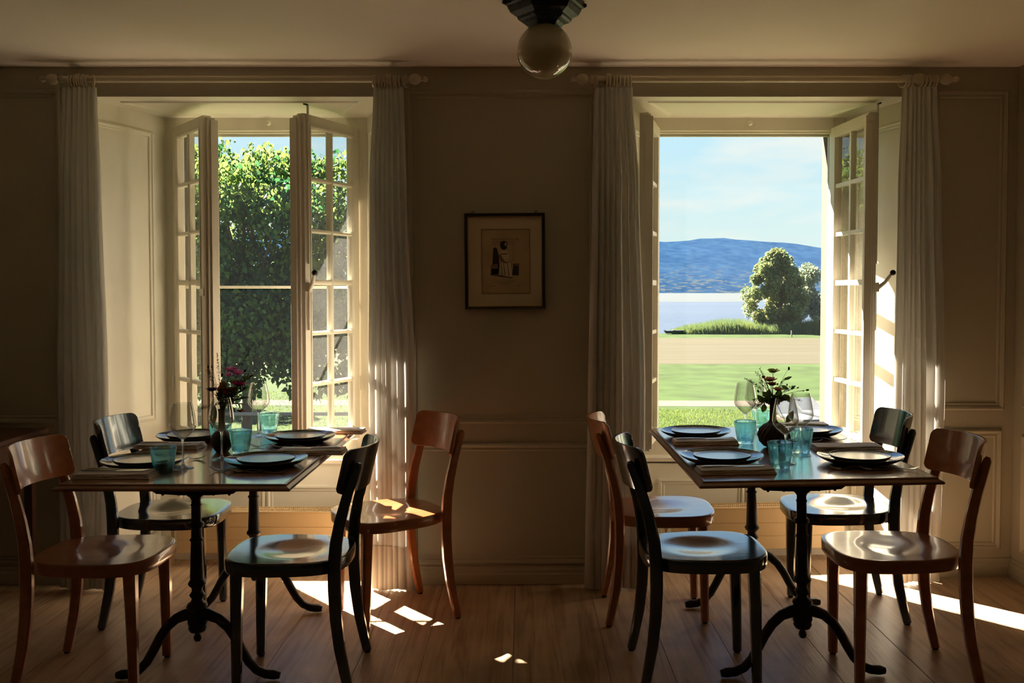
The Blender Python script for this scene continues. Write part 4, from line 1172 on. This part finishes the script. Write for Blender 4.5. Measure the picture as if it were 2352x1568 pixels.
def bouquet(label, x, y, items, neck, seed):
    rnd = random.Random(seed)
    r = empty('flower_bouquet', label, 'flowers', M=put(x, y))
    def curve(tip, bend=.25):
        tip = Vector(tip); p0 = Vector((rnd.uniform(-.006, .006), rnd.uniform(-.006, .006), .11)); p1 = Vector((tip.x * bend * .6, tip.y * bend * .6, neck + .02))
        mid = p1 * .45 + tip * .55 + Vector((tip.x * -.12, 0, .012))
        pts = []
        for k in range(11):
            t = k / 10
            if t < .3: pts.append(p0.lerp(p1, t / .3))
            else:
                q = (t - .3) / .7; pts.append(p1.lerp(mid, q).lerp(mid.lerp(tip, q), q))
        return pts
    for it in items:
        kind, dx, dy, dz = it[:4]; tip = Vector((dx, dy, dz)); pts = curve(tip)
        rad = {'seed': .0006, 'spray': .0006}.get(kind, .0011)
        MB().tube(pts, rad, 5).build('stem', 'stem_green', r)
        if kind == 'bloom':
            MB().add(*(lambda q: (q.v, q.f))(petals(tip, it[5] * 1.55, it[6], rnd.random()))).build('blossom', it[4], r, recalc=False, angle=180)
        elif kind == 'ball':
            b = MB(); b.ball(tip, it[5], 14, 9); b.build('blossom', it[4], r)
            bb = MB()
            for k in range(60):
                a = rnd.uniform(0, 2 * PI); c_ = rnd.uniform(-1, 1); s_ = math.sqrt(1 - c_ * c_)
                bb.ball(tip + Vector((cos(a) * s_, sin(a) * s_, c_)) * it[5], it[5] * .16, 5, 3)
            bb.build('florets', it[4], r, kind='stuff')
        elif kind == 'seed':
            b = MB(); b.ball((0, 0, 0), it[4], 8, 6, sc=(.55, .55, 1)); b.xf(Matrix.Translation(tip) @ Matrix.Rotation(it[5] if len(it) > 5 else 0, 4, 'Y')); b.build('seed_head', 'seed_dark', r)
        elif kind == 'leaf':
            L = Vector(it[5]); v_, f_ = leaf_mesh(tip, tip + L, it[4]); MB().add(v_, f_).build('leaf', 'bouquet_leaf', r, recalc=False, angle=180)
        elif kind == 'spray':
            b = MB(); q = it[4]
            for k in range(q):
                t = rnd.uniform(.55, 1.0); i0 = min(9, int(t * 10)); c_ = Vector(pts[i0]).lerp(Vector(pts[i0 + 1]), t * 10 - i0)
                o_ = Vector((rnd.uniform(-1, 1), rnd.uniform(-1, 1), rnd.uniform(-.6, 1))) * it[5] * (1.25 - t * .8)
                b.ball(c_ + o_, rnd.uniform(.0009, .0017), 5, 3)
                b.tube([c_, c_ + o_], .00025, 3)
            b.build('seed_spray', 'seed_dark', r, kind='stuff')
        elif kind == 'needles':
            b = MB()
            for k in range(it[4]):
                t = .45 + .55 * k / it[4]; i0 = min(9, int(t * 10)); c_ = Vector(pts[i0]).lerp(Vector(pts[i0 + 1]), t * 10 - i0)
                ax = (Vector(pts[10]) - Vector(pts[8])).normalized(); a = rnd.uniform(0, 2 * PI)
                side = Vector((cos(a), sin(a), 0)); d = (ax * .8 + side * .75).normalized()
                v_, f_ = leaf_mesh(c_, c_ + d * it[5] * rnd.uniform(.7, 1.1), it[5] * .085, .05); b.add(v_, f_)
            b.build('needle_leaves', 'bouquet_leaf', r, recalc=False, kind='stuff', angle=180)
    return r
B1 = [('bloom', .040, .0, .318, 'petal_pink', .024, 16), ('bloom', .062, .01, .305, 'petal_pink', .020, 14), ('bloom', .026, .01, .300, 'petal_pink', .015, 12), ('bloom', .072, -.01, .262, 'petal_magenta', .022, 18), ('bloom', .052, .02, .268, 'petal_mustard', .020, 16),
      ('ball', .012, -.02, .268, 'petal_mustard', .0135), ('ball', .020, -.01, .242, 'petal_rust', .015), ('bloom', .000, .0, .244, 'petal_rust', .020, 16), ('bloom', -.036, -.01, .242, 'petal_purple', .018, 26), ('bloom', .04, .0, .242, 'petal_mustard', .020, 14),
      ('seed', -.052, 0, .338, .006, 0), ('seed', -.038, 0, .338, .005, -.2), ('seed', .003, 0, .305, .007, 0), ('seed', .094, 0, .322, .0075, .6), ('seed', .070, .01, .345, .003), ('seed', -.022, 0, .190, .005),
      ('spray', .125, .03, .438, 110, .018), ('spray', .020, .02, .425, 60, .012), ('spray', -.055, .0, .330, 90, .016), ('spray', -.020, .01, .395, 60, .010), ('spray', -.095, .0, .165, 60, .016), ('spray', .06, .0, .345, 40, .014),
      ('needles', .108, .01, .300, 46, .026), ('needles', .100, -.01, .255, 46, .028), ('needles', .092, 0, .215, 40, .026), ('needles', .075, .0, .190, 34, .024), ('needles', .050, -.02, .22, 34, .022),
      ('bloom', .078, -.01, .160, 'petal_rust', .014, 10), ('leaf', -.020, -.02, .190, .016, (-.012, -.01, -.095)), ('leaf', .088, 0, .300, .008, (.028, 0, -.012)), ('leaf', .03, -.02, .19, .012, (.03, 0, -.03)), ('leaf', .012, -.02, .20, .014, (-.02, 0, .045))]
for k in range(14):
    B1.append(('needles', random.uniform(-.012, .06), random.uniform(-.03, .03), random.uniform(.185, .245), 20, .022))
bouquet('dark meadow bouquet with pink and magenta blooms in the left table vase', -1.199, 3.702, B1, .165, 5)
B2 = [('bloom', .002, .0, .296, 'petal_green', .020, 14), ('bloom', -.012, .0, .262, 'petal_peach', .022, 14), ('bloom', -.006, -.01, .246, 'petal_rust', .018, 14), ('ball', -.036, 0, .280, 'petal_rust', .006), ('bloom', .018, -.01, .225, 'petal_peach', .018, 14), ('bloom', -.050, .0, .255, 'petal_white', .006, 8),
      ('seed', .065, 0, .312, .0075, 0), ('seed', .138, 0, .225, .007, 1.5), ('seed', .100, 0, .235, .005, 1.2), ('seed', -.058, 0, .224, .007, -.5), ('seed', .06, .01, .246, .005), ('seed', .122, 0, .222, .004, 1), ('seed', .02, 0, .25, .005),
      ('spray', -.110, .0, .275, 90, .010), ('spray', -.065, .0, .300, 70, .012), ('spray', .09, .0, .24, 50, .014), ('spray', .12, .01, .18, 50, .016), ('spray', .055, 0, .275, 40, .012), ('spray', -.085, 0, .16, 50, .012),
      ('leaf', .045, 0, .270, .007, (.034, 0, .008)), ('leaf', .035, 0, .245, .009, (.026, -.01, -.016)), ('leaf', -.030, -.01, .185, .016, (.018, 0, .048)), ('leaf', -.036, -.01, .175, .013, (-.006, 0, -.036)), ('leaf', .062, 0, .205, .008, (.006, 0, -.03)), ('leaf', .045, -.02, .10, .016, (.034, 0, .045)), ('leaf', .07, 0, .228, .006, (.022, 0, .016)),
      ('needles', -.052, 0, .315, 26, .010), ('needles', -.078, 0, .190, 26, .018), ('needles', -.060, 0, .165, 26, .018), ('needles', .06, 0, .19, 24, .018), ('needles', .035, .0, .195, 26, .016)]
for k in range(12):
    a_ = random.uniform(-.045, .05); B2.append(('leaf', a_ * .7, random.uniform(-.025, .02), random.uniform(.165, .21), random.uniform(.009, .015), (a_ * .7, random.uniform(-.01, .01), random.uniform(.01, .035))))
for k in range(16):
    B2.append(('needles', random.uniform(-.055, .055), random.uniform(-.03, .03), random.uniform(.165, .215), 12, .014))
bouquet('loose meadow bouquet with a pale green bloom in the right table vase', 1.006, 3.705, B2, .172, 6)

# ------------------------------------------------------------------ outside
GZ = -1.80
def ground(name, pts, mat, z, label=None):
    o = MB().add([(x, y, z) for x, y in pts] + [(x, y, z - .3) for x, y in pts], [tuple(range(len(pts))), tuple(range(2 * len(pts) - 1, len(pts) - 1, -1))] + [(i, (i + 1) % len(pts), len(pts) + (i + 1) % len(pts), len(pts) + i) for i in range(len(pts))]).build(name, mat, smooth=False)
    o['kind'] = 'structure'
    return o
ground('lawn', [(-90, 5.25), (90, 5.25), (90, 72), (-90, 71)], 'grass', GZ)
ground('hay_field', [(-90, 41.5), (90, 41.0), (90, 64.5), (-90, 64.5)], 'hay', GZ + .004)
ground('gravel_path', [(-40, 26.6), (60, 25.2), (60, 26.5), (-40, 28.0)], 'gravel', GZ + .004)
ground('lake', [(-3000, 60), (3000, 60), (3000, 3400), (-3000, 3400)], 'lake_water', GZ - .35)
# hills on the far shore
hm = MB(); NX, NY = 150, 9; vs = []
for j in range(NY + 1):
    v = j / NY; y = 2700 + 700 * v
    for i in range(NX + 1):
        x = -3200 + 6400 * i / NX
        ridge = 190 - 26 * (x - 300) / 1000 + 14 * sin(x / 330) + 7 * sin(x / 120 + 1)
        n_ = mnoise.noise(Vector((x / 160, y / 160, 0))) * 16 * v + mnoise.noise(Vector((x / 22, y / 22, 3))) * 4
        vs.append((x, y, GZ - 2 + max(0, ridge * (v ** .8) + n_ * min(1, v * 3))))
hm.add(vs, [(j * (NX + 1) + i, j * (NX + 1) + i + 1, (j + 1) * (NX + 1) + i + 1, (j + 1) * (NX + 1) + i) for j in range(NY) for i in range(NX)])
hm.build('hill_range', 'hazy_hill_land', recalc=False, angle=180)['kind'] = 'structure'

def leaves(name, mat, parent, n, blobs, size, seed, droop=.6, inner=.0):
    """blobs: (cx,cy,cz,rx,ry,rz,weight); leaves are small folded blades"""
    rnd = random.Random(seed); V = []; Fc = []
    ws = [b[6] for b in blobs]
    for _ in range(n):
        b = rnd.choices(blobs, ws)[0]
        while True:
            p = Vector((rnd.uniform(-1, 1), rnd.uniform(-1, 1), rnd.uniform(-1, 1)))
            if inner < p.length < 1: break
        c = Vector((b[0] + p.x * b[3], b[1] + p.y * b[4], b[2] + p.z * b[5]))
        d = Vector((rnd.uniform(-1, 1), rnd.uniform(-1, 1), rnd.uniform(-1, .5) - droop)).normalized()
        s = d.cross(Vector((rnd.uniform(-1, 1), rnd.uniform(-1, 1), rnd.uniform(-1, 1)))).normalized()
        nn = d.cross(s); L = size * rnd.uniform(.6, 1.25); w_ = L * .36
        k = len(V)
        u1, u2, q1, q2 = d * L * .22, d * L * .62, nn * w_ * .3, nn * w_ * .1
        V += [tuple(c), tuple(c + u1 + s * w_ + q1), tuple(c + u2 + s * w_ * .72 + q2), tuple(c + d * L + nn * w_ * .4), tuple(c + u2 - s * w_ * .72 + q2), tuple(c + u1 - s * w_ + q1)]
        Fc += [(k, k + 1, k + 2, k + 3), (k, k + 3, k + 4, k + 5)]
    mb = MB(); mb.v = V; mb.f = Fc
    return mb.build(name, mat, parent, smooth=False, recalc=False, kind='stuff')
def tree(label, x, y, H, R, blobs, mat, n, size, seed, group='trees outside'):
    r = empty('tree', label, 'tree', M=Matrix.Translation((x, y, GZ)))
    MB().tube([(0, 0, 0), (.05, 0, H * .25), (-.05, .05, H * .5), (0, 0, H * .8)], [R, R * .8, R * .55, R * .2], 10).build('trunk', 'bark', r)
    rnd = random.Random(seed)
    for b in [q for q in blobs if q[2] > .55 * H][:8]:
        s = rnd.uniform(.25, .45) * H
        MB().tube([(0, 0, s), (b[0] * .5, b[1] * .5, (s + b[2]) / 2 + .2), (b[0], b[1], b[2])], [R * .5, R * .3, R * .1], 6).build('branch', 'bark', r)
    leaves('foliage', mat, r, n, blobs, size, seed)
    return r
rnd = random.Random(77)
bl = []
for k in range(46):
    a = rnd.uniform(0, 2 * PI); q = rnd.uniform(0, 1) ** .5; z = rnd.uniform(-1, 1)
    rx = 2.35 * math.sqrt(max(.1, 1 - z * z * .75))
    bl.append((rx * q * cos(a), rx * .8 * q * sin(a), 3.9 + 1.95 * z, .66, .6, .70, 1))
for kx in range(6):
    for kz in range(5): bl.append((-2.3 + .88 * kx, .5, 2.2 + .85 * kz + .2 * (kx % 2), .7, .5, .62, .8))
bl += [(-1.9, -.6, 1.45, .6, .5, .5, .8), (-.9, -.6, 1.4, .6, .5, .5, .8), (0, -.6, 1.35, .6, .5, .5, .8), (.9, -.6, 1.75, .5, .5, .5, .6), (1.7, -.6, 1.4, .45, .5, .5, .6), (2.3, -.4, 1.35, .35, .4, .4, .4), (1.3, -.4, 1.15, .3, .4, .3, .25), (-1.25, 0, 5.95, .35, .4, .55, .3), (-.4, 0, 6.0, .3, .4, .6, .25), (.5, -.2, 5.8, .35, .4, .5, .3), (1.75, 0, 5.55, .4, .4, .7, .4), (2.3, -.3, 4.4, .6, .6, .8, .8), (2.1, -.6, 2.6, .55, .5, .8, .8), (1.5, -.8, 1.9, .5, .5, .6, .6), (2.4, 0, 1.75, .4, .4, .5, .4), (-1.6, -.6, 2.0, .8, .6, .8, .8), (-.3, -.8, 2.1, .8, .6, .7, .8)]
tree('leafy green tree filling the left window view', -6.1, 20.5, 6.2, .12, bl, 'lime_leaves', 46000, .13, 21)
bl = [(rnd.uniform(-3, 3), rnd.uniform(-1, 1), rnd.uniform(1.5, 5.6), 1.2, 1.0, 1.0, 1) for k in range(16)]
tree('darker green tree farther left beyond the left window', -12.5, 27, 6.5, .2, bl, 'lime_leaves', 9000, .24, 22)
bl = []
for k in range(85):
    z = rnd.uniform(0, 1) ** 1.2; hw = 2.6 * (1 - z) ** .55 * (.55 + .45 * min(1, z * 4)); bl.append((rnd.uniform(-1.1, 1) * hw - .3, rnd.uniform(-1, 1) * hw * .7, 1.1 + 5.1 * z, .42, .42, .55, 1))
bl += [(-2.6, 0, 3.0, .45, .5, .8, .6), (-2.5, 0, 1.9, .45, .5, .8, .6), (.1, 0, 6.2, .35, .4, .5, .4), (-.55, 0, 6.1, .3, .4, .45, .3)]
tree('grey-green willow on the lake shore seen in the right window', 20.0, 73, 5.8, .2, bl, 'willow_leaves', 26000, .20, 23)
bl = [(rnd.uniform(-1.6, 1.6), rnd.uniform(-1, 1), rnd.uniform(1.0, 5.0), .8, .7, .8, 1) for k in range(16)] + [(-.9, 0, 5.7, .4, .4, .7, .5)]
tree('paler willow at the right edge of the right window view', 23.6, 80, 5.6, .18, bl, 'pale_leaves', 7000, .24, 24)
# reeds along the shore
rd = MB(); rnd = random.Random(9)
for k in range(16000):
    x = rnd.uniform(11.2, 40); u = min(1, (x - 11.2) / 1.2); y = rnd.uniform(70.2, 72.4)
    h = (.55 + .5 * rnd.random()) * (.35 + .65 * u) * (1 + .25 * sin(x * .9)); d = rnd.uniform(-.12, .12); w_ = rnd.uniform(.02, .045)
    i0 = len(rd.v); rd.v += [(x - w_, y, GZ), (x + w_, y, GZ), (x + d, y + .05, GZ + h)]; rd.f.append((i0, i0 + 1, i0 + 2))
ro = rd.build('reed_bed', 'reeds', smooth=False, recalc=False); tag(ro, 'green reed bed along the lake shore', 'reeds', kind='stuff')
# rough grass near the house and along the path
gb = MB(); rnd = random.Random(10)
for k in range(26000):
    if k < 17000: x, y = rnd.uniform(1.5, 11), rnd.uniform(19, 25.3)
    else: x, y = rnd.uniform(-9.5, -2.5), rnd.uniform(20, 30)
    h = rnd.uniform(.02, .07) * (1 if k < 17000 else .7); d = rnd.uniform(-.03, .03); w_ = .008
    i0 = len(gb.v); gb.v += [(x - w_, y, GZ), (x + w_, y, GZ), (x + d, y + rnd.uniform(-.03, .03), GZ + h)]; gb.f.append((i0, i0 + 1, i0 + 2))
go = gb.build('rough_grass', 'grass_blades', smooth=False, recalc=False); tag(go, 'longer grass on the lawn outside the windows', 'grass', kind='stuff')
# moored dark boat, low fence with rope, marker post, garden lounger
b = empty('rowing_boat', 'small dark rowing boat drawn up left of the reeds', 'boat', M=Matrix.Translation((11.3, 70.6, GZ)))
MB().prism([(-.75, .32), (-.6, .06), (.6, .06), (.78, .36), (.6, .30), (-.55, .26)], -.3, .3, 'y').build('hull', 'boat_paint', b, smooth=False, bevel=.04)
MB().box(-.1, .12, -.3, .3, .27, .31).build('thwart', 'post_wood', b, smooth=False)
f = empty('rail_fence', 'low fence with a pale rail under the tree outside the left window', 'fence', M=Matrix.Translation((-5.19, 18.3, GZ)))
for k in range(-1, 3):
    MB().lathe([(.045, 0), (.045, .74), (.04, .76)], 10, (2.5 * k, 0, 0)).build('post', 'post_wood', f)
for k in range(-1, 2):
    MB().box(2.5 * k - .02, 2.5 * k + 2.48, -.035, .035, .76, .82).build('rail', 'rope', f, smooth=False, bevel=.01)
p = MB().lathe([(.05, 0), (.05, .42), (.03, .46)], 8).build('marker_post', 'rope', smooth=True); tag(p, 'short pale marker post at the edge of the hay field', 'post', M=Matrix.Translation((18.9, 66, GZ)))
def lounger(x, y, label):
    g = empty('garden_lounger', label, 'lounger', 'garden loungers on the lawn', M=Matrix.Translation((x, y, GZ)) @ Matrix.Rotation(.25, 4, 'Z'))
    for sx in (-1, 1):
        for sy in (-1, 1): MB().box(sx * .26 - .02, sx * .26 + .02, sy * .6 - .02, sy * .6 + .02, 0, .26).build('leg', 'post_wood', g, smooth=False)
    MB().box(-.30, .30, -.75, .75, .24, .29).build('frame', 'post_wood', g, smooth=False)
    MB().box(-.28, .28, -.72, .30, .29, .37).build('cushion', 'cushion', g, smooth=False, bevel=.02)
    MB().box(-.28, .28, 0, .55, 0, .08).xf(Matrix.Translation((0, .28, .29)) @ Matrix.Rotation(.5, 4, 'X')).build('backrest', 'cushion', g, smooth=False, bevel=.02)
lounger(6.25, 21.3, 'pale cushioned lounger on the lawn, just behind the right bouquet')
lounger(6.95, 22.0, 'second pale lounger on the lawn, nearer the right window jamb')
